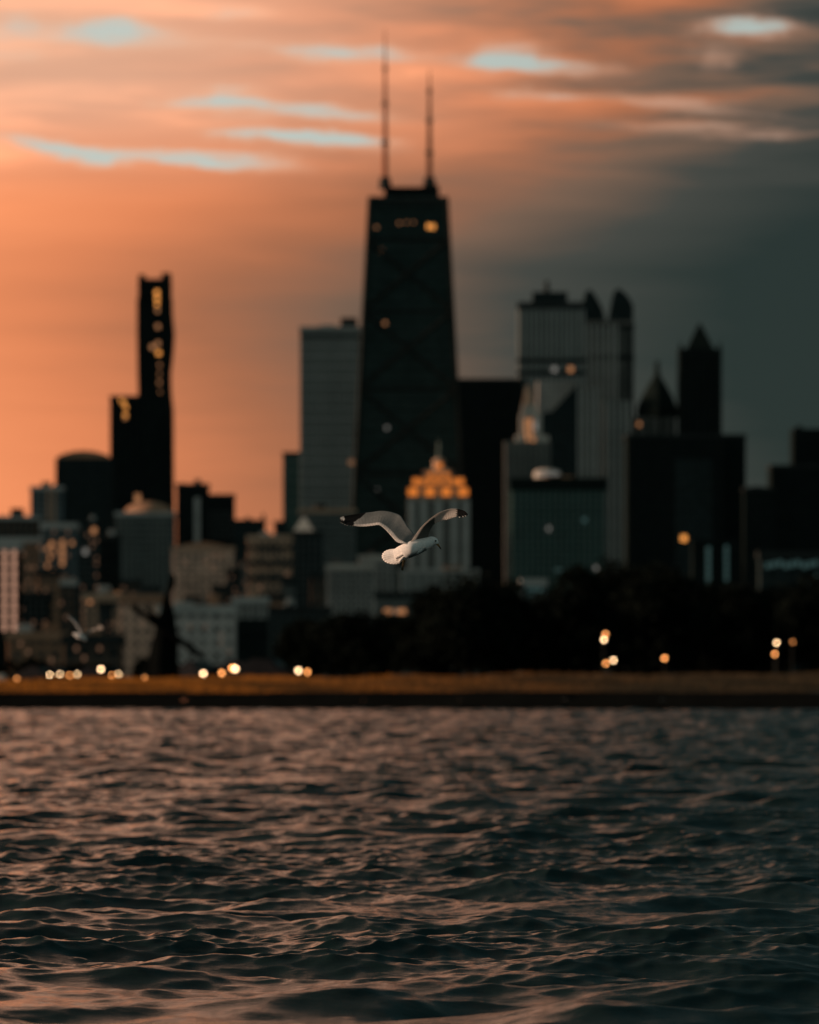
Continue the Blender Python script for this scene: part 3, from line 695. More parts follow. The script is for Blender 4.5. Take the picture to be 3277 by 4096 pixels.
# domed/pyramid-roof building
Yk = 4350; t = bld('pyramid_roof_building', 'grey building with dark pyramid roof and thin spire', 2520, 2704, 1668, Yk, 'grey', parapet=None)
b = MB(); pr = [(15.6, Z(1668, Yk)), (16.0, Z(1638, Yk)), (15.0, Z(1620, Yk)), (11.4, Z(1578, Yk)), (7.4, Z(1540, Yk)), (3.6, Z(1508, Yk)), (2.2, Z(1492, Yk)), (1.5, Z(1440, Yk))]
b.lathe(pr, 8, 0, X(2632, Yk), Yk + 14); b.part('pyramid_roof', [M['slate_green']], t)
piers(t, 2540, 2700, 1672, 1740, Yk, 3, .2, M['dark_trim']); lit(t, [(2556, 1697, 3.4, 4, 'warm')], Yk)
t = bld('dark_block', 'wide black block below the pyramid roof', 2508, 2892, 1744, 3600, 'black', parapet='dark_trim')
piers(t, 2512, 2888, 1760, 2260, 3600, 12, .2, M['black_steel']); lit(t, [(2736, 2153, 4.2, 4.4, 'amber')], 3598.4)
b = MB(); b.box(X(2700, 3600), X(2850, 3600), 3598.6, 3599.95, Z(2350, 3600), Z(1836, 3600)); b.part('front_bay', [FA['dark']], t)
# tall peaked tower
Yv = 4300; t = bld('peaked_tower', 'tall black tower with steep pointed roof and corner pinnacles at right', 2716, 2888, 1394, Yv, 'black', parapet=None)
b = MB(); xa, xb, xm = X(2748, Yv), X(2858, Yv), X(2803, Yv); zb = Z(1396, Yv)
b.taper((xa, xb, Yv + 3, Yv + 25), (xm - 4.2, xm + 4.2, Yv + 10, Yv + 18), zb, Z(1326, Yv)); b.taper((xm - 4.2, xm + 4.2, Yv + 10, Yv + 18), (xm - .5, xm + .5, Yv + 13, Yv + 15), Z(1326, Yv) + .01, Z(1288, Yv)); b.part('pointed_roof', [M['slate_green']], t)
for px in (2724, 2880):
    b = MB(); b.taper((X(px - 7, Yv), X(px + 7, Yv), Yv + 1, Yv + 4), (X(px - 2, Yv), X(px + 2, Yv), Yv + 2, Yv + 3), Z(1396, Yv), Z(1366, Yv)); b.part('pinnacle', [M['slate_green']], t)
piers(t, 2718, 2886, 1400, 1745, Yv, 6, .25, M['black_steel'])
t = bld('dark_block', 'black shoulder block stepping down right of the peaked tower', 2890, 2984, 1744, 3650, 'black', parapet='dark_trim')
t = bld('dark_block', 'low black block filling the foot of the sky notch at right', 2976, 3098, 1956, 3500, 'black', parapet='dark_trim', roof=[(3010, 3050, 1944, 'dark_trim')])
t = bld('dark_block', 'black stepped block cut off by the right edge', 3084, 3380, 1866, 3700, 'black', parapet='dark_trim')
b = MB(); b.box(X(3176, 3700), X(3370, 3700), 3708, 3740, Z(1867, 3700), Z(1712, 3700), ch=.5); b.part('upper_block', [FA['black']], t)
b = MB(); b.box(X(3190, 3700), X(3215, 3700), 3712, 3720, Z(1713, 3700), Z(1700, 3700)); b.part('rooftop_unit', [M['dark_trim']], t)
t = bld('lit_atrium', 'dark low building with two upright teal lit strips among the right-hand trees', 2770, 2960, 2160, 1800, 'black', parapet=None, depth=10, clutter=False)
for px, y0, y1, w in ((2834, 2185, 2350, 1.5), (2906, 2180, 2325, 1.3)):
    n = 6
    for i in range(n): link('lit_pane', WIN['teal'], t, (X(px, 1800), 1799.88, Z(y0 + (y1 - y0) * (i + .5) / n, 1800)), scale=(w, 1, (y1 - y0) / n / F * 1800 * .93))
t = bld('lit_terrace', 'low building with a row of teal lit windows at the right edge', 3040, 3340, 2220, 1700, 'dark', parapet='dark_trim', depth=10, clutter=False)
lit(t, [(3072 + 24 * i, 2262 - (i % 3) * 5, 1.5, 2.0, 'teal') for i in range(9)], 1700)
lit(t, [(3206, 2336, 1.6, 1.6, 'teal'), (3230, 2340, 1.6, 1.6, 'teal'), (3262, 2310, 2, 2.4, 'teal')], 1700)

# --- nearer low buildings, left half
t = bld('strip_lit_block', 'pale block at the left edge with two tall lit piers', -40, 74, 2186, 1500, 'black', depth=14)
for px in (19, 57):  # emission stands in for light falling on two pale piers
    for i in range(8): link('lit_pane', WIN['strip'] if 'strip' in WIN else WIN['warm'], t, (X(px, 1500), 1499.88, Z(2212 + i * 42, 1500)), scale=(1.35, 1, 2.75))
t = bld('reflecting_block', 'blue-grey block whose upper windows reflect orange light', 165, 304, 2104, 2200, 'blue', depth=16)
windows(t, 170, 300, 2115, 2330, 2200, 7, 9, .55, .6)
lit(t, [(208, 2176, 2.2, 2.4, 'warm'), (250, 2172, 1.8, 3, 'warm'), (250, 2200, 1.8, 3, 'warm'), (250, 2226, 1.8, 3, 'warm'), (250, 2250, 1.8, 3, 'warm'), (288, 2172, 1.6, 2, 'warm'), (190, 2195, 1.4, 2, 'warm'), (200, 2230, 1.6, 2, 'warm'), (215, 2205, 1.4, 2, 'warm'), (190, 2262, 1.4, 2, 'warm'), (212, 2285, 1.6, 2, 'warm'), (250, 2322, 2.6, 1.8, 'warm')], 2200)  # orange reflection in these panes is put in as emission
t = bld('brown_block', 'dull brown block behind the orange-reflecting block, under the far-left roofs', -20, 176, 2160, 2500, 'brown', depth=16); windows(t, -10, 170, 2175, 2500, 2500, 8, 12)
t = bld('dark_block', 'dark square block beside the lit piers', 72, 196, 2384, 1750, 'black', parapet='dark_trim', depth=14); windows(t, 76, 192, 2396, 2530, 1750, 5, 5)
t = bld('brown_block', 'low brown block with a small bright patch left of the small gull', 190, 300, 2330, 2000, 'bronze', depth=14); windows(t, 194, 296, 2340, 2540, 2000, 5, 7)
t = bld('narrow_dark_tower', 'narrow dark tower between orange reflecting windows and domed block', 300, 400, 2090, 2800, 'dark', parapet='dark_trim', depth=16); windows(t, 304, 396, 2105, 2360, 2800, 5, 11)
lit(t, [(376, 2122, 3, 3.4, 'warm'), (342, 2206, 2.6, 3.4, 'white')], 2800)
t = bld('narrow_dark_tower', 'narrow black tower tight against the domed block', 398, 474, 2150, 2700, 'black', parapet='dark_trim', depth=16)
t = bld('buff_block', 'flat buff block with orange-lit cornice above the small gull', 330, 500, 2386, 2100, 'buff', depth=14, parapet='stone_buff'); windows(t, 336, 496, 2400, 2560, 2100, 7, 6)
lit(t, [(360, 2408, 2, 1.6, 'warm'), (470, 2376, 2.2, 1.6, 'warm'), (440, 2384, 2.2, 1.4, 'warm')], 2100)
t = bld('pale_brown_block', 'broad mottled pale-brown block with low rounded roof right of the domed block', 690, 932, 2196, 2600, 'tan', depth=20, parapet='stone_buff', clutter=False)
b = MB(); Yc = 2600; b.prism([(X(700, Yc), Z(2197, Yc)), (X(924, Yc), Z(2197, Yc)), (X(890, Yc), Z(2178, Yc)), (X(812, Yc), Z(2166, Yc)), (X(734, Yc), Z(2178, Yc))], Yc + 2, Yc + 18); b.part('rounded_roof', [M['stone_brown']], t)
windows(t, 698, 924, 2212, 2520, Yc, 8, 13, .5, .5, 0.25)
t = bld('brown_block', 'brown block behind the dark sculpture', 480, 660, 2396, 1500, 'tan', depth=12, parapet='stone_brown'); windows(t, 486, 654, 2412, 2680, 1500, 5, 8, .30, .36)
t = bld('grey_block', 'wide grey-brown block low behind the sculpture and the domed block', 640, 940, 2440, 1450, 'ash', depth=12, parapet='concrete'); windows(t, 648, 932, 2456, 2690, 1450, 9, 7, .30, .36)
t = bld('brown_block', 'low brown block under the small gull', 30, 258, 2546, 1350, 'brown', depth=12, parapet='stone_brown'); windows(t, 36, 252, 2558, 2690, 1350, 7, 4, .5, .55)
t = bld('dark_block', 'dark low block right below the small gull', 254, 482, 2560, 1250, 'bronze', depth=12, parapet='dark_trim'); windows(t, 260, 476, 2575, 2690, 1250, 7, 3, .5, .55)
t = bld('grey_block', 'pale boxy block on a dark base, centre-left', 934, 1070, 2404, 1800, 'palegrey', depth=12, parapet='concrete')
b = MB(); b.box(X(930, 1800), X(1074, 1800), 1797, 1799.9, 1, Z(2476, 1800)); b.part('base_storey', [FA['black']], t); windows(t, 938, 1066, 2412, 2470, 1800, 6, 2)
t = bld('banded_block', 'brown and grey banded block under the bright sky gap', 990, 1166, 2152, 2400, 'buff', depth=16, parapet='stone_buff'); windows(t, 1030, 1160, 2170, 2420, 2400, 6, 9, .6, .6, .1)
bands(t, 990, 1166, [2200, 2260, 2320], 2400, 1.6, M['dark_trim'])
Ym = 2700; t = bld('gabled_tower', 'dark teal tower with pale pyramid roof left of the flying gull', 1160, 1290, 2134, Ym, 'dark', depth=16, parapet='dark_trim', clutter=False)
b = MB(); b.taper((X(1168, Ym), X(1262, Ym), Ym + 1, Ym + 13), (X(1210, Ym), X(1220, Ym), Ym + 6.5, Ym + 7.5), Z(2133, Ym), Z(2068, Ym)); b.part('pyramid_roof', [M['stone_pale']], t)
windows(t, 1166, 1284, 2150, 2500, Ym, 5, 13)
t = bld('podium_block', 'grey podium with pale roof edge below the grey grid tower', 1196, 1420, 2044, 3000, 'greymid', depth=26, parapet='stone_buff'); windows(t, 1204, 1412, 2070, 2290, 3000, 9, 9)
Yn = 2500; t = bld('white_block', 'pale grey block with upright window strips below the flying gull', 1308, 1500, 2268, Yn, 'palegrey', depth=16, parapet='stone_pale'); windows(t, 1316, 1494, 2284, 2480, Yn, 9, 9, .42, .7)
t = bld('white_block', 'taller pale grey wing behind the strip-windowed block', 1436, 1584, 2232, 2560, 'palegrey', depth=14, parapet='stone_pale'); windows(t, 1500, 1580, 2246, 2480, 2560, 4, 9, .42, .7)
t = bld('lit_sign_block', 'low dark block with two glowing windows just above the round tree', 1500, 1660, 2380, 2000, 'greymid', depth=12, parapet='dark_trim', clutter=False)
lit(t, [(1552, 2446, 3.6, 2.2, 'warm'), (1606, 2446, 4.0, 2.2, 'warm'), (1580, 2447, 1.0, 1.8, 'white')], 2000)
t = bld('filler_block', 'dark teal low block between the banded block and the round tree', 1060, 1320, 2440, 1900, 'dark', depth=12, parapet='dark_trim'); windows(t, 1066, 1314, 2452, 2690, 1900, 8, 7)

for x0, x1, yt, Y, fm, lb in (
        (150, 232, 2292, 1950, 'brown', 'small brown block left of the small gull, under the orange-lit windows'), (484, 560, 2330, 2300, 'bronze', 'small dark brown block below the left side of the domed block'),
        (560, 636, 2356, 2250, 'greymid', 'small grey block below the middle of the domed block'), (742, 800, 2398, 1700, 'brown', 'narrow brown block right of the sculpture tip'),
        (850, 906, 2352, 2100, 'bronze', 'narrow brown block under the right half of the mottled pale-brown block'), (906, 962, 2286, 2450, 'dark', 'narrow dark block between the mottled block and the banded block'),
        (958, 1012, 2236, 2500, 'greymid', 'narrow grey block touching the left side of the banded block'), (1072, 1132, 2384, 1950, 'brown', 'small brown block under the banded block'),
        (1132, 1180, 2330, 2200, 'greymid', 'slim grey block left of the dark teal gabled tower'), (1242, 1302, 2306, 2350, 'bronze', 'small brown block right of the gabled tower foot'),
        (396, 446, 2424, 1800, 'dark', 'small dark block on the buff block front above the headlights')):
    t = bld('small_block', lb, x0, x1, yt, Y, fm, depth=9, parapet='dark_trim'); windows(t, x0 + 4, x1 - 4, yt + 10, min(yt + 200, 2680), Y, 4, 8, .5, .55)

# --- road, cars, lamps
g = MB(); g.add([(-400, 455, 1.124), (400, 455, 1.124), (400, 560, 1.124), (-400, 560, 1.124)], [(0, 1, 2, 3)])
tag(link('road', g.mesh('road', [mat('road_asphalt', (0.045, 0.045, 0.045), 0.85)])), 'shore road hidden behind the bank', None, None, 'structure')
M['car_paint'] = mat('car_paint', (0.012, 0.013, 0.015), 0.5); M['tyre'] = mat('tyre', (0.015, 0.015, 0.015), 0.9)
def car_meshes():
    out = {}
    prof = [(-0.9, .30), (.9, .30), (.92, .62), (.86, .80), (.66, .90), (.60, 1.40), (.5, 1.47), (-.5, 1.47), (-.60, 1.40), (-.66, .90), (-.86, .80), (-.92, .62)]
    # loft along the length: nose (-y) to tail
    st = [(-2.2, .62, .58), (-2.1, .70, .80), (-1.2, .98, .86), (-.9, 1.0, .90), (-.25, 1.0, 1.46), (.9, 1.0, 1.47), (1.7, .98, 1.02), (2.15, .94, .95), (2.25, .82, .7)]
    b = MB(); n = 12
    for y, w, h in st:
        wr = .62 if h > 1.2 else .92
        z0 = .28; pts = [(-.88, z0), (.88, z0), (.92, .5), (.9, min(.78, h - .06)), (.84, min(.88, h - .02)), (wr * .98, max(h - .12, .8 if h > .9 else h - .03)), (wr * .86, h), (-wr * .86, h), (-wr * .98, max(h - .12, .8 if h > .9 else h - .03)), (-.84, min(.88, h - .02)), (-.9, min(.78, h - .06)), (-.92, .5)]
        b.v += [(x * w, y, z) for x, z in pts]
    for i in range(len(st) - 1):
        for k in range(n): b.f.append((i * n + k, i * n + (k + 1) % n, (i + 1) * n + (k + 1) % n, (i + 1) * n + k)); b.m.append(0)
    b.f += [tuple(range(n - 1, -1, -1)), tuple((len(st) - 1) * n + k for k in range(n))]; b.m += [0, 0]
    out['body'] = b.mesh('car_body', [M['car_paint']], True)
    b = MB(); b.add([(-.62, -.84, .93), (.62, -.84, .93), (.52, -.36, 1.38), (-.52, -.36, 1.38)], [(0, 1, 2, 3)]); b.v = [(x, y - .03, z + .02) for x, y, z in b.v]; out['windscreen'] = b.mesh('windscreen', [M['window_glass']])
    b = MB(); 
    for k in (0, 1):
        pass
    b.lathe([(.20, -.11), (.32, -.11), (.33, -.06), (.33, .06), (.32, .11), (.20, .11)], 18); b.v = [(z, x, y) for x, y, z in b.v]; out['wheel'] = b.mesh('wheel', [M['tyre']])
    for key, m in (('white', 'lamp_white'), ('amber', 'lamp_amber'), ('faint', 'lamp_faint')):
        b = MB(); b.lathe([(.02, -.06), (.09, -.05), (.115, 0), (.115, .04), (.02, .05)], 14); b.v = [(x, z, y * .85) for x, y, z in b.v]; out['lamp_' + key] = b.mesh('headlight', [M[m]])
    return out
CM = car_meshes()
def car(label, pa, pb, ka, kb, Y, s=1.0, name='car'):
    """pa, pb: pixel positions of the two headlights"""
    xm = X((pa[0] + pb[0]) / 2, Y); sep = X(pb[0], Y) - X(pa[0], Y)
    c = min(1.0, sep / (1.36 * s)); ang = math.acos(c) if c < 1 else 0.0
    r = empty(name, (xm - 2.16 * s * math.sin(ang), Y + 2.16 * s * math.cos(ang), 1.13), label, 'car', 'cars on the shore road'); r.scale = (s,) * 3; r.rotation_euler = (0, 0, ang)
    def pt(nm, me, loc, sub=None):
        o = bpy.data.objects.new(nm, me); col.objects.link(o); o.parent = r; o.location = loc; return o
    pt('body', CM['body'], (0, 0, 0)); pt('windscreen', CM['windscreen'], (0, 0, 0))
    for sx in (-1, 1):
        for yy in (-1.35, 1.35): pt('wheel', CM['wheel'], (sx * .82, yy, .33))
    for sx, k, p in ((-1, ka, pa), (1, kb, pb)):
        if k: pt('headlight', CM['lamp_' + k], (sx * .68, -2.16, min(max((Z(p[1], Y) - 1.13) / s, .5), .82)))
car('oncoming car with bright headlights at the left end of the road', (202, 2699), (239, 2697), 'white', 'white', 560)
car('oncoming car with unequal headlights, second from the left', (280, 2701), (309, 2697), 'amber', 'white', 580)
car('oncoming car with two close headlights just left of the sculpture', (449, 2701), (474, 2696), 'amber', 'white', 590)
car('oncoming van with one bright and one dim headlight right of the sculpture', (815, 2694), (887, 2692), 'white', 'amber', 500, 1.3, 'van')
car('oncoming van with a faint left headlight, midway to the trees', (1056, 2689), (1100, 2687), 'faint', 'white', 520, 1.35, 'van')
car('oncoming van with paired bright headlights by the first round tree', (1195, 2682), (1229, 2688), 'white', 'amber', 480, 1.4, 'van')

M['pole'] = mat('lamp_pole', (0.03, 0.032, 0.03), 0.6)
def lamp(name, label, lights, Y, gz=1.12, r=0.11):
    px = lights[0][0]; root = empty(name, (X(px, Y), Y, gz), label, 'lamp', 'lamps along the shore')
    top = max(Z(p[1], Y) for p in lights)
    b = MB(); b.tube([(X(px, Y), Y + .5, gz), (X(px, Y), Y + .5, gz + .3 * min(1, top - gz)), (X(px, Y), Y + .5, top + .15)], [.13, .07, .05], 8); b.part('post', [M['pole']], root)
    for x, y, k in lights:
        c = P(x, y, Y)
        b = MB(); b.tube([(X(px, Y), Y + .5, c.z + .12), (c.x, Y, c.z + .26)], [.035, .03], 6); b.part('arm', [M['pole']], root)
        b = MB(); b.lathe([(.03, c.z + .30), (.20, c.z + .18), (.22, c.z + .13)], 12, 0, c.x, c.y); b.part('hood', [M['pole']], root)
        b = MB(); b.lathe([(r * math.sin(a) + .005, c.z - r * math.cos(a)) for a in [i * math.pi / 8 for i in range(1, 8)]], 12, 0, c.x, c.y); b.part('globe', [M[k]], root)
lamp('bollard_lamp', 'bright low lamp between the headlights left of the sculpture', [(404, 2677, 'lamp_white')], 430, r=.11)
lamp('bollard_lamp', 'largest and brightest low lamp, right of the sculpture', [(941, 2675, 'lamp_white'), (930, 2672, 'lamp_amber')], 430, r=.14)
lamp('ground_light', 'small amber light at the foot of the sculpture', [(581, 2712, 'lamp_amber')], 345, gz=1.3, r=.08)
lamp('ground_light', 'faint amber light on the crest near the left edge', [(68, 2714, 'lamp_faint')], 345, gz=1.3, r=.08)
lamp('street_lamp', 'tall twin lamp glowing before the dark trees', [(2416, 2559, 'lamp_white'), (2422, 2537, 'lamp_amber')], 500, r=.12)
lamp('street_lamp', 'short bright lamp just below the tall twin lamp', [(2455, 2641, 'lamp_white')], 500)
lamp('street_lamp', 'short amber lamp below the tall twin lamp, left of the bright one', [(2424, 2653, 'lamp_amber')], 505)
lamp('street_lamp', 'single amber lamp alone between the two lamp clusters on the right', [(2659, 2633, 'lamp_amber')], 500, r=.12)
lamp('street_lamp', 'tall white lamp near the right edge', [(3107, 2571, 'lamp_white')], 510)
lamp('street_lamp', 'shorter amber lamp below the tall white one near the right edge', [(3100, 2616, 'lamp_amber')], 515, r=.12)
lamp('street_lamp', 'faint lamp farthest right', [(3171, 2568, 'lamp_faint')], 520, r=.1)

# --- sculpture on the bank
Yq2 = 338.0
M['sculpture'] = mat('sculpture_bronze', (0.004, 0.005, 0.005), 0.7, bump=0.3, bscale=3)
def c2(u, v): return (u / 4.311 + 500, v / 4.311 + 2250)      # zoom crop -> photo pixels
scx = X(663, Yq2); gz = 1.45
root = empty('sculpture', (scx, Yq2, gz), 'dark tapering monument with slanted pole and leaning tip on the grass crest', 'sculpture')
ol = [(2030, 430, 945), (1700, 440, 925), (1500, 465, 915), (1300, 490, 905), (1150, 510, 900), (1050, 535, 890), (980, 575, 880), (860, 615, 850), (740, 635, 815), (640, 650, 780), (570, 660, 775), (510, 700, 810), (440, 722, 850), (370, 738, 868), (280, 765, 872), (220, 785, 850), (175, 795, 825)]
vs, fs = [], []; n = 10
for v, l, r in ol:
    xl, xr = X(c2(l, v)[0], Yq2), X(c2(r, v)[0], Yq2); z = max(Z(c2(0, v)[1], Yq2), gz - .1) if v > 2000 else Z(c2(0, v)[1], Yq2)
    for k in range(n):
        w = 2 * math.pi * k / n; ru = 1 + 0.05 * math.sin(k * 2.4 + v * .01)
        vs.append(((xl + xr) / 2 + (xr - xl) / 2 * math.cos(w) * ru - scx, (xr - xl) / 2 * .8 * math.sin(w), z - gz))
for i in range(len(ol) - 1):
    for k in range(n): fs.append((i * n + k, i * n + (k + 1) % n, (i + 1) * n + (k + 1) % n, (i + 1) * n + k))
fs.append(tuple((len(ol) - 1) * n + k for k in range(n)))
o = link('body', mesh('sculpture_body', vs, fs, M['sculpture'])); o.parent = root; o.location = (0, 0, 0)
def cp(u, v, dy=0): x_, y_ = c2(u, v); return Vector((X(x_, Yq2), Yq2 + dy, Z(y_, Yq2)))
b = MB(); b.tube([cp(120, 755, -.62), cp(720, 1180, -.62), cp(1330, 1610, -.62)], [.19, .2, .2], 8); b.part('slanted_pole', [M['sculpture']], root)
b = MB(); b.tube([cp(375, 780, -.3), cp(520, 930, -.3), cp(640, 1060, -.2)], [.13, .16, .2], 8); b.part('short_arm', [M['sculpture']], root)
b = MB(); b.tube([cp(385, 2010, .3), cp(430, 1640, .3), cp(500, 1320, .2)], [.14, .12, .08], 7); b.part('side_brace', [M['sculpture']], root)

# pale boulder at the left edge of the bank
bm = bmesh.new(); bmesh.ops.create_icosphere(bm, subdivisions=3, radius=1)
for v in bm.verts:
    d = v.co.normalized(); v.co = d * (1 + .16 * math.sin(d.x * 4 + 1) * math.cos(d.y * 5) + .08 * math.sin(d.z * 9)); v.co = Vector((v.co.x * .36, v.co.y * .3, v.co.z * .26))
me = bpy.data.meshes.new('boulder'); bm.to_mesh(me); bm.free(); me.materials.append(M['stone_pale'])
xb_ = X(6, 338); tag(link('boulder', me, None, (xb_, 338, Z(2716, 338))), 'pale rounded boulder on the grass at the left edge', 'boulder')

# --- trees
def tree(name, label, px, top, wpx, Y, gz=1.12, group='trees along the shore', nclump=60, seed=0, low=0.12):
    rg = np.random.default_rng(seed + 100)
    H = Z(top, Y) - gz; W = wpx / F * Y; cx = X(px, Y)
    root = empty(name, (cx, Y, gz), label, 'tree' if name != 'shrub' else 'shrub', group)
    b = MB(); lean = rg.normal(0, .03) * H
    b.tube([(0, 0, -.2), (lean * .3, 0, H * .18), (lean * .7, .1, H * .42), (lean, .1, H * .72)], [H * .035, H * .027, H * .02, H * .008], 8)
    for k in range(7):
        a = rg.uniform(0, 2 * math.pi); z0 = H * rg.uniform(.16, .5); l = W * rg.uniform(.22, .4)
        b.tube([(lean * z0 / H, .05, z0), (math.cos(a) * l * .5, math.sin(a) * l * .5, z0 + H * .1), (math.cos(a) * l, math.sin(a) * l, z0 + H * .24)], [H * .013, H * .009, H * .003], 6)
    o = bpy.data.objects.new('trunk', b.mesh('trunk', [M['bark']], True)); col.objects.link(o); o.parent = root
    # crown: leaf clumps scattered through an uneven volume
    vs, fs = [], []
    cl = []
    while len(cl) < nclump:
        p = rg.uniform(-1, 1, 3)
        r = math.sqrt((p ** 2).sum())
        if r > 1 or r < .25: continue
        z = low * H + (H * (1 - low)) * (p[2] * .5 + .5) * .93
        sq = 1 - .25 * max(0, p[2])
        cl.append((p[0] * W * .47 * sq, p[1] * W * .42 * sq, z, rg.uniform(.09, .17) * min(W, H) ))
    for cx_, cy_, cz_, cr in cl:
        m_ = 46
        d = rg.normal(0, 1, (m_, 3)); d /= np.linalg.norm(d, axis=1)[:, None]; rr = cr * rg.uniform(.35, 1.12, m_) ** .7
        c = d * rr[:, None] * np.array([1.15, 1.1, .8]) + np.array([cx_, cy_, cz_])
        u = rg.normal(0, 1, (m_, 3)); u /= np.linalg.norm(u, axis=1)[:, None]
        w = np.cross(u, rg.normal(0, 1, (m_, 3))); w /= np.linalg.norm(w, axis=1)[:, None] + 1e-9
        s_ = rg.uniform(.12, .26, m_)[:, None] * (1 + H / 22)
        for q in range(m_):
            i = len(vs); A, B_ = u[q] * s_[q], w[q] * s_[q] * .62
            vs += [tuple(c[q] - A), tuple(c[q] + B_), tuple(c[q] + A * 1.1), tuple(c[q] - B_)]; fs.append((i, i + 1, i + 2, i + 3))
    o = bpy.data.objects.new('crown', mesh('crown', vs, fs, M['leaf'])); col.objects.link(o); o.parent = root
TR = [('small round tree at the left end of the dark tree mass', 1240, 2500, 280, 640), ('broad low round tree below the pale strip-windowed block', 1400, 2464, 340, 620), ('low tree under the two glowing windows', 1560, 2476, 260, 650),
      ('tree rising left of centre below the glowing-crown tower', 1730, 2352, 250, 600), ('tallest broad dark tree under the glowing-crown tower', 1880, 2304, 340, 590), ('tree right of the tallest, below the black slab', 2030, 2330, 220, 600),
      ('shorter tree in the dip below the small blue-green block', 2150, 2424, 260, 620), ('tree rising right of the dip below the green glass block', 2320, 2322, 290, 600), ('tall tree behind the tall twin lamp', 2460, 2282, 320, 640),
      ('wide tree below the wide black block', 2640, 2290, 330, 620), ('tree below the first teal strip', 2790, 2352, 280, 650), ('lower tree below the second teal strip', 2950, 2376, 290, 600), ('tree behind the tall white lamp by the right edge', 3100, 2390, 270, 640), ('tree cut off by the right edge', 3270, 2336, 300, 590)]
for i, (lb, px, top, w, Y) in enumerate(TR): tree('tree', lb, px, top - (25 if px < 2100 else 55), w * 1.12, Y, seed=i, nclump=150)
# understorey behind the road
k = 0
for px in range(-60, 3340, 100):
    Y = 610 + rng.uniform(-15, 15); left = px < 1200
    top = (2636 if left else 2560) + rng.uniform(-22, 22)
    tree('shrub', 'low dark shrub in the hedge behind the headlights, left of the trees' if left else 'low dark shrub filling the gap under the tree crowns', px + rng.uniform(-20, 20), top, 170, Y, nclump=22, seed=300 + k, low=0.0, group='hedge shrubs on the left' if left else 'undergrowth shrubs below the trees'); k += 1

# ------------------------------------------------------------------ gulls
def plumage():
    m = bpy.data.materials.new('plumage'); m.use_nodes = True; t = m.node_tree; t.nodes.clear()
    at = t.nodes.new('ShaderNodeAttribute'); at.attribute_name = 'plumage'
    tc = t.nodes.new('ShaderNodeTexCoord'); n = noise(t, tc.outputs['Object'], 60, 3, .6).lin(.3, .7, .88, 1.1)
    vm = t.nodes.new('ShaderNodeVectorMath'); vm.operation = 'SCALE'; t.links.new(at.outputs['Color'], vm.inputs[0]); t.links.new(n.k, vm.inputs['Scale'])
    d = t.nodes.new('ShaderNodeBsdfDiffuse'); l = t.nodes.new('ShaderNodeBsdfTranslucent')
    t.links.new(vm.outputs[0], d.inputs[0]); t.links.new(vm.outputs[0], l.inputs[0])
    mx = t.nodes.new('ShaderNodeMixShader'); t.links.new(at.outputs['Alpha'], mx.inputs[0])
    t.links.new(d.outputs[0], mx.inputs[1]); t.links.new(l.outputs[0], mx.inputs[2])
    o = t.nodes.new('ShaderNodeOutputMaterial'); t.links.new(mx.outputs[0], o.inputs[0]); return m
M['plumage'] = plumage()
M['bill'] = mat('bill', (0.22, 0.12, 0.03), 0.45, vscale=40); M['bill_tip'] = mat('bill_tip', (0.02, 0.015, 0.012), 0.4)
M['eye'] = mat('eye', (0.008, 0.008, 0.008), 0.1, spec=0.5); M['leg_skin'] = mat('leg_skin', (0.06, 0.045, 0.025), 0.6, vscale=40)
WHITE, GREY, BLACK, UNDER = (.90, .88, .86), (.17, .19, .195), (.010, .011, .012), (.58, .56, .54)

def catmull(pts, n):
    p = np.array(pts, float); p = np.vstack([2 * p[0] - p[1], p, 2 * p[-1] - p[-2]]); m = len(pts) - 1; out = []
    for s in np.linspace(0, m, n):
        i = min(int(s), m - 1); t = s - i; a, b, c, d = p[i], p[i + 1], p[i + 2], p[i + 3]
        out.append(.5 * (2 * b + (c - a) * t + (2 * a - 5 * b + 4 * c - d) * t * t + (3 * b - a - 3 * c + d) * t ** 3))
    return np.array(out)

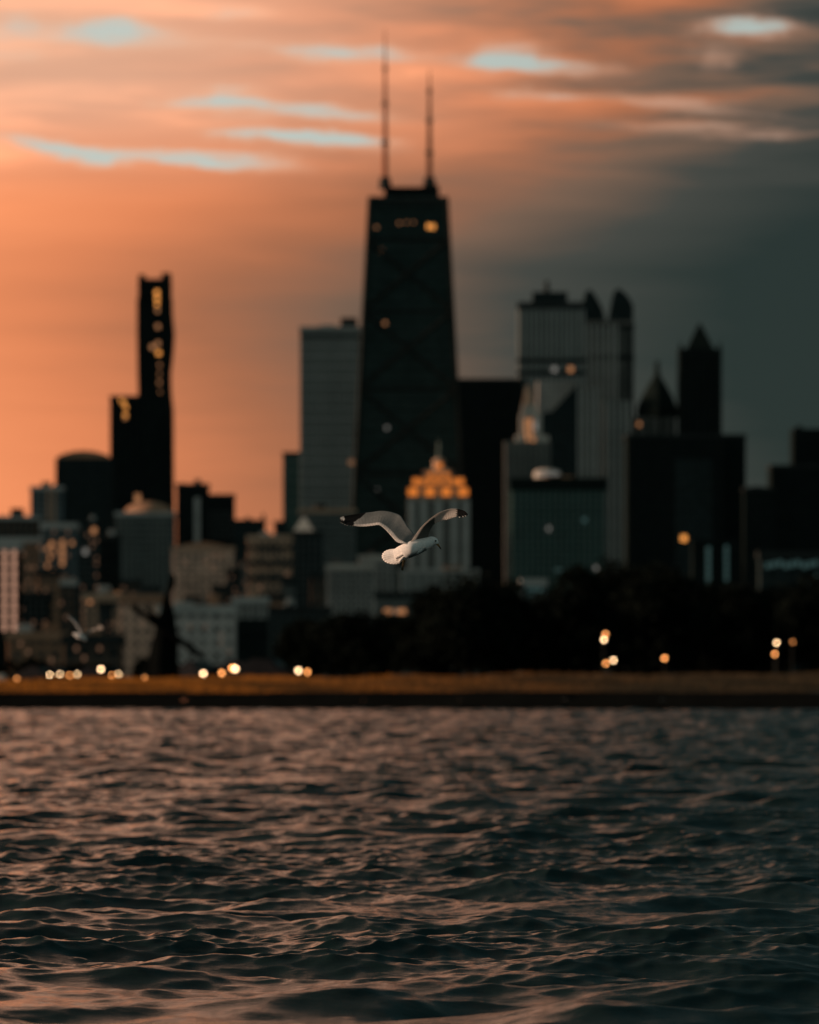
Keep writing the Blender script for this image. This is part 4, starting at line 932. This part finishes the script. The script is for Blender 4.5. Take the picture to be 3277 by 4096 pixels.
class Bird:
    def __init__(s, to): s.to = to; s.v, s.f, s.c = [], [], []
    def pt(s, q, col_): s.v.append(s.to(q)); s.c.append(col_); return len(s.v) - 1
    def wing(s, lead, trail, colour, n=64, m=16, camber=6, thick=5, fray=5.0, nfeather=26):
        """lead / trail: control points (u, v, depth) from shoulder to tip; two skins"""
        L, T = catmull(lead, n), catmull(trail, n)
        top, bot = [], []
        for i in range(n):
            a = i / (n - 1); fe = abs(((a * nfeather) % 1) - .5) * 2
            d = T[i] - L[i]; ln = np.linalg.norm(d[:2]) + 1e-6
            nrm = np.cross(d, (L[min(i + 1, n - 1)] - L[max(i - 1, 0)])); nrm /= np.linalg.norm(nrm) + 1e-9
            rt, rb = [], []
            for j in range(m):
                c = j / (m - 1); e = d * (1 + (fray * (fe - .5)) / max(ln, 20) * (c ** 4))
                p = L[i] + e * c
                h = camber * math.sin(math.pi * min(1, c * 1.15) ** .8) if c < .87 else camber * .12
                h *= min(1.0, ln / 90)
                tk = thick * (1 - c) ** .8 * (1 - .7 * a) * math.sin(min(1, c * 6 + .15) * math.pi / 2)
                ridge = .9 * (fe - .5) * (c > .45)
                dk = 1 - .22 * max(0.0, fe - .55) / .45 * (1.0 if c > .42 else .25)
                shade = lambda q: (q[0] * dk, q[1] * dk, q[2] * dk, q[3])
                rt.append(s.pt(p + nrm * (h + tk / 2 + ridge), shade(colour(p[0], p[1], a, c, True))))
                rb.append(s.pt(p + nrm * (h - tk / 2 - .6 + ridge), shade(colour(p[0], p[1], a, c, False))))
            top.append(rt); bot.append(rb)
        for i in range(n - 1):
            for j in range(m - 1):
                s.f.append((top[i][j], top[i][j + 1], top[i + 1][j + 1], top[i + 1][j])); s.f.append((bot[i][j], bot[i + 1][j], bot[i + 1][j + 1], bot[i][j + 1]))
            s.f.append((top[i][0], top[i + 1][0], bot[i + 1][0], bot[i][0])); s.f.append((top[i][-1], bot[i][-1], bot[i + 1][-1], top[i + 1][-1]))
        for ring in (0, n - 1):
            for j in range(m - 1):
                q = (top[ring][j], bot[ring][j], bot[ring][j + 1], top[ring][j + 1]); s.f.append(q if ring == 0 else q[::-1])
    def body(s, stations, colour, n=28, k=44):
        st = catmull(stations, k); rings = []
        for i, (u, v, dp, rv, rd) in enumerate(st):
            a, b = st[max(i - 1, 0)], st[min(i + 1, k - 1)]
            d = np.array([b[0] - a[0], b[1] - a[1]]); d /= np.linalg.norm(d) + 1e-9; nx, ny = -d[1], d[0]
            rings.append([s.pt(np.array([u + nx * rv * math.cos(w), v + ny * rv * math.cos(w), dp + rd * math.sin(w)]), colour(u, v, i / (k - 1), math.cos(w), math.sin(w))) for w in [2 * math.pi * q / n for q in range(n)]])
        for i in range(k - 1):
            for q in range(n): s.f.append((rings[i][q], rings[i][(q + 1) % n], rings[i + 1][(q + 1) % n], rings[i + 1][q]))
        s.f.append(tuple(rings[0][::-1])); s.f.append(tuple(rings[-1]))
    def feather(s, base, tip, w, col_, bend=0.0, th=1.2, side=(0, 0, 1)):
        base, tip = np.array(base, float), np.array(tip, float); d = tip - base; ln = np.linalg.norm(d)
        per = np.array([-d[1], d[0], 0]) / (np.linalg.norm(d[:2]) + 1e-9)
        prof = [(0, .55), (.25, .85), (.6, 1.0), (.85, .92), (.95, .66), (1.0, .22)]
        r = []
        for a, ww in prof:
            c = base + d * a + np.array([0, 0, bend * math.sin(a * 1.6)])
            cc = col_(a) if callable(col_) else col_
            r.append((s.pt(c + per * w * ww, cc), s.pt(c + np.array([0, 0, -th]), cc), s.pt(c - per * w * ww, cc), s.pt(c + np.array([0, 0, th]), cc)))
        for i in range(len(r) - 1):
            for q in range(4): s.f.append((r[i][q], r[i][(q + 1) % 4], r[i + 1][(q + 1) % 4], r[i + 1][q]))
        s.f.append(r[-1])
    def build(s, parent):
        off = parent.location
        me = mesh('gull_body', [tuple(Vector(v) - off) for v in s.v], s.f, M['plumage'], smooth=True)
        ca = me.color_attributes.new('plumage', 'FLOAT_COLOR', 'POINT'); ca.data.foreach_set('color', np.array(s.c, np.float32).ravel())
        o = bpy.data.objects.new('body', me); col.objects.link(o); o.parent = parent
        bm = bmesh.new(); bm.from_mesh(me); bmesh.ops.recalc_face_normals(bm, faces=bm.faces); bm.to_mesh(me); bm.free()
        return o

def C(c, tr=.3): return (*c, tr)
def lerp(a, b, t): t = max(0.0, min(1.0, t)); return tuple(x + (y - x) * t for x, y in zip(a, b))

def big_gull():
    Y = 40.0; s = 1 / 2.654
    def to(q): 
        p = P(1300 + q[0] * s, 1950 + q[1] * s, Y); return (p.x, Y + q[2] * s / F * Y, p.z)
    B = Bird(to)
    # left wing seen from above, tip farther away
    lead = [(985, 560, 60), (930, 470, 90), (880, 410, 130), (842, 350, 170), (805, 296, 205), (760, 270, 235), (690, 250, 260), (600, 240, 290), (500, 252, 320), (400, 262, 345), (300, 276, 365), (215, 290, 380), (152, 312, 390)]
    trail = [(860, 600, -30), (812, 592, -20), (768, 578, 10), (735, 548, 50), (700, 508, 90), (660, 462, 130), (620, 424, 160), (572, 392, 190), (500, 399, 230), (420, 406, 270), (345, 404, 300), (250, 388, 335), (172, 356, 372)]
    def cl(u, v, a, c, top):
        mirror = ((u - 181) / 21) ** 2 + ((v - 318) / 27) ** 2
        if mirror < 1: return C(WHITE, .3)
        edge = 306 + max(0.0, 352 - v) * 1.42
        if u < edge:
            return C(lerp(BLACK, (.2, .2, .2), .0), .02)
        white = (c - .80) / .06
        g = lerp(GREY, WHITE, white)
        if top: g = lerp(UNDER, WHITE, white)
        g = lerp(g, (.5, .5, .5), (420 - u) / 120 * .5)
        return C(g, .25 + .35 * max(0, min(1, white)))
    B.wing(lead, trail, cl, n=96, m=20, camber=16, thick=9, fray=5, nfeather=30)
    # primary tips trailing off the black wing end
    for bx, by, tx, ty, w in ((255, 340, 268, 402, 9), (230, 340, 236, 396, 9), (205, 335, 212, 388, 9), (185, 330, 184, 376, 8), (170, 325, 166, 366, 7), (300, 350, 292, 402, 9)):
        B.feather((bx, by, 362), (tx, ty, 350), w, lambda a: C(BLACK, .02) if a < .9 else C((.6, .58, .56), .2))
    # right wing seen from below, tip nearer
    top_ = [(900, 596, -10), (935, 540, -25), (975, 484, -45), (1020, 425, -70), (1075, 370, -100), (1140, 318, -135), (1210, 272, -175), (1290, 243, -215), (1350, 232, -245), (1405, 236, -270), (1455, 246, -292), (1490, 264, -310), (1512, 290, -322)]
    bot_ = [(1090, 560, 90), (1098, 525, 70), (1112, 478, 45), (1128, 432, 15), (1150, 400, -20), (1180, 378, -60), (1225, 362, -105), (1290, 343, -150), (1345, 326, -190), (1398, 312, -225), (1440, 322, -255), (1480, 318, -285), (1514, 306, -318)]
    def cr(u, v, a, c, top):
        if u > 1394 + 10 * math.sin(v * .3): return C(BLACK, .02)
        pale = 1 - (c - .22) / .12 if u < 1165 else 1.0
        g = lerp((.16, .145, .13), (.70, .67, .64), pale)  # dark brown inner part: underwing shade put into the colour
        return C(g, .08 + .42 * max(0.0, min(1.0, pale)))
    B.wing(top_, bot_, cr, n=90, m=20, camber=-10, thick=6, fray=-10, nfeather=28)
    for bx, by, tx, ty, w in ((1420, 290, 1432, 330, 9), (1450, 285, 1468, 322, 8), (1478, 278, 1494, 316, 8), (1496, 276, 1518, 306, 7)):
        B.feather((bx, by, -300), (tx, ty, -308), w, lambda a: C(BLACK, .02) if a < .62 else C((.62, .58, .55), .25))
    for k in range(7):
        u = 1290 + k * 17; v = 343 - (u - 1290) * .30
        B.feather((u - 4, v - 22, -165 - k * 9), (u + 2, v + 6, -168 - k * 9), 9, C((.66, .62, .58), .4))
    # trunk, neck and head
    stn = [(1196, 600, 42, 8, 8), (1188, 590, 44, 26, 24), (1168, 577, 46, 44, 38), (1138, 572, 48, 54, 46), (1098, 586, 46, 60, 54), (1045, 606, 42, 70, 66), (985, 628, 34, 80, 76), (915, 654, 24, 84, 78), (850, 680, 46, 82, 66), (806, 698, 70, 78, 48), (770, 710, 88, 70, 30), (735, 718, 104, 56, 12)]
    def cb(u, v, a, cv, sd):
        c = WHITE
        if cv < -.45 and 860 < u < 1060: c = lerp(c, GREY, (-cv - .45) / .3)    # grey mantle on the back
        return C(c, .18)
    B.body(stn, cb)
    # fanned tail and under-tail coverts
    tips = [(690, 652), (655, 662), (628, 678), (610, 702), (604, 730), (612, 756), (630, 778), (655, 794), (688, 806), (722, 811), (757, 811), (790, 805)]
    tl = [(tx, ty, 185 - max(0, tx - 625) * .5 + (8 if ty < 700 else 0)) for tx, ty in tips]
    bl_ = [(838 - abs(i - 5.5) * 2, 640 + i * 11.0, 44 - i * 1.5) for i in range(len(tips))]
    B.wing(bl_, tl, lambda u, v, a, c, top: C(WHITE, .16), n=120, m=14, camber=-5, thick=3, fray=10, nfeather=12)
    for k in range(18):
        a = k / 17; u = 1010 - a * 215; v = 690 + a * 100 - 10 * math.sin(a * 3)
        B.feather((u + 38, v - 52, -46 + 62 * a), (u - 6 + random.uniform(-5, 5), v + random.uniform(-4, 8), -24 + 72 * a), 17, C(WHITE, .42), bend=-4)
    for k in range(3, 12):
        a = k / 11; u = 930 - a * 150; v = 655 + a * 75
        B.feather((u + 30, v - 36, -58 + 84 * a), (u - 28, v + 22, -34 + 92 * a), 24, C(WHITE, .45), bend=-3)
    root = empty('gull', P(1620, 2184, Y), 'large white gull in flight, wings raised, black wing tips, over the water', 'gull', 'gulls in flight')
    B.build(root)
    px = lambda u, v, d: Vector(to((u, v, d)))
    b = MB(); b.tube([px(1186, 596, 42), px(1206, 614, 40), px(1218, 630, 39)], [.0085, .0065, .0052], 10); bl = b.part('bill', [M['bill']], root, True)
    b = MB(); b.tube([px(1217, 629, 39), px(1228, 645, 38), px(1234, 658, 38)], [.0054, .0046, .0014], 10); b.part('bill_tip', [M['bill_tip']], bl, True)
    for dd in (3, 88):
        b = MB(); c = px(1176, 566, dd); r = .0062
        b.lathe([(r * math.sin(q) + 1e-4, -r * math.cos(q)) for q in [i * math.pi / 8 for i in range(1, 8)]], 12); b.v = [(x + c.x, y + c.y, z + c.z) for x, y, z in b.v]; b.part('eye', [M['eye']], root, True)
    for sx in (0, 1):
        b = MB(); o_ = sx * 10; b.tube([px(838 + o_, 772, -20 + sx * 40), px(826 + o_, 815, -34 + sx * 40), px(822 + o_, 842, -38 + sx * 40)], [.006, .0042, .004], 8)
        lg = b.part('leg', [M['leg_skin']], root, True)
        b = MB(); b.add([px(822 + o_ - 4, 838, -38 + sx * 40), px(822 + o_ + 5, 838, -38 + sx * 40), px(824 + o_, 870, -36 + sx * 40), px(818 + o_, 884, -40 + sx * 40), px(808 + o_, 874, -46 + sx * 40)], [(0, 1, 2, 3, 4)])
        b.add([Vector(v) + Vector((0, .003, 0)) for v in b.v], [(4, 3, 2, 1, 0)]); b.part('foot', [M['leg_skin']], lg)
big_gull()

def small_gull():
    Y = 100.0; s = 220 / 1725.0
    def to(q):
        p = P(240 + q[0] * s, 2420 + q[1] * s, Y); return (p.x, Y + q[2] * s / F * Y, p.z)
    B = Bird(to)
    lead = [(760, 900, 60), (720, 820, 70), (660, 720, 90), (600, 620, 110), (545, 530, 130), (470, 450, 150), (390, 385, 170), (290, 330, 190), (200, 300, 205)]
    trail = [(640, 900, -40), (610, 830, -10), (560, 740, 20), (500, 650, 50), (445, 570, 80), (385, 505, 110), (320, 440, 140), (250, 370, 170), (196, 306, 200)]
    def cl(u, v, a, c, top):
        if a > .9: return C(lerp((.5, .5, .5), BLACK, (a - .9) / .06), .1)
        w = (c - .55) / .12; return C(lerp(GREY, WHITE, w), .25 + .35 * max(0, min(1, w)))
    B.wing(lead, trail, cl, n=48, m=12, camber=10, thick=8, fray=5, nfeather=16)
    lead = [(760, 960, -60), (850, 850, -90), (930, 775, -120), (1020, 735, -150), (1110, 720, -190), (1200, 660, -230), (1290, 630, -270), (1380, 690, -310)]
    trail = [(830, 1010, -20), (890, 930, -50), (960, 870, -90), (1050, 830, -130), (1140, 800, -170), (1230, 785, -210), (1310, 780, -260), (1385, 760, -300)]
    def cr(u, v, a, c, top): return C(lerp((.42, .38, .35), BLACK, (a - .93) / .05), .25)
    B.wing(lead, trail, cr, n=48, m=12, camber=-8, thick=6, fray=6, nfeather=16)
    B.body([(415, 888, 0, 8, 8), (450, 905, 0, 34, 30), (520, 935, 0, 62, 55), (600, 970, 0, 84, 70), (680, 1000, 0, 80, 68), (750, 1035, 0, 58, 46), (800, 1070, 0, 34, 22), (842, 1098, 0, 12, 8)], lambda u, v, a, cv, sd: C(WHITE, .25), n=20, k=30)
    for k in range(6): B.feather((720, 1020 + k * 6, -10), (838 - k * 6, 1080 + k * 8 - 10, -14), 22, C(WHITE, .45))
    root = empty('gull', P(330, 2545, Y), 'small pale gull in flight at far left, behind and below the large one', 'gull', 'gulls in flight')
    B.build(root)
    b = MB(); b.tube([Vector(to((420, 890, 0))), Vector(to((392, 884, 0))), Vector(to((372, 886, 0)))], [.006, .005, .002], 8); b.part('bill', [M['bill']], root)
small_gull()
print('objects', len(bpy.data.objects), 'tris', sum(len(o.data.polygons) * 2 for o in bpy.data.objects if o.type == 'MESH' and o.data.users == 1))
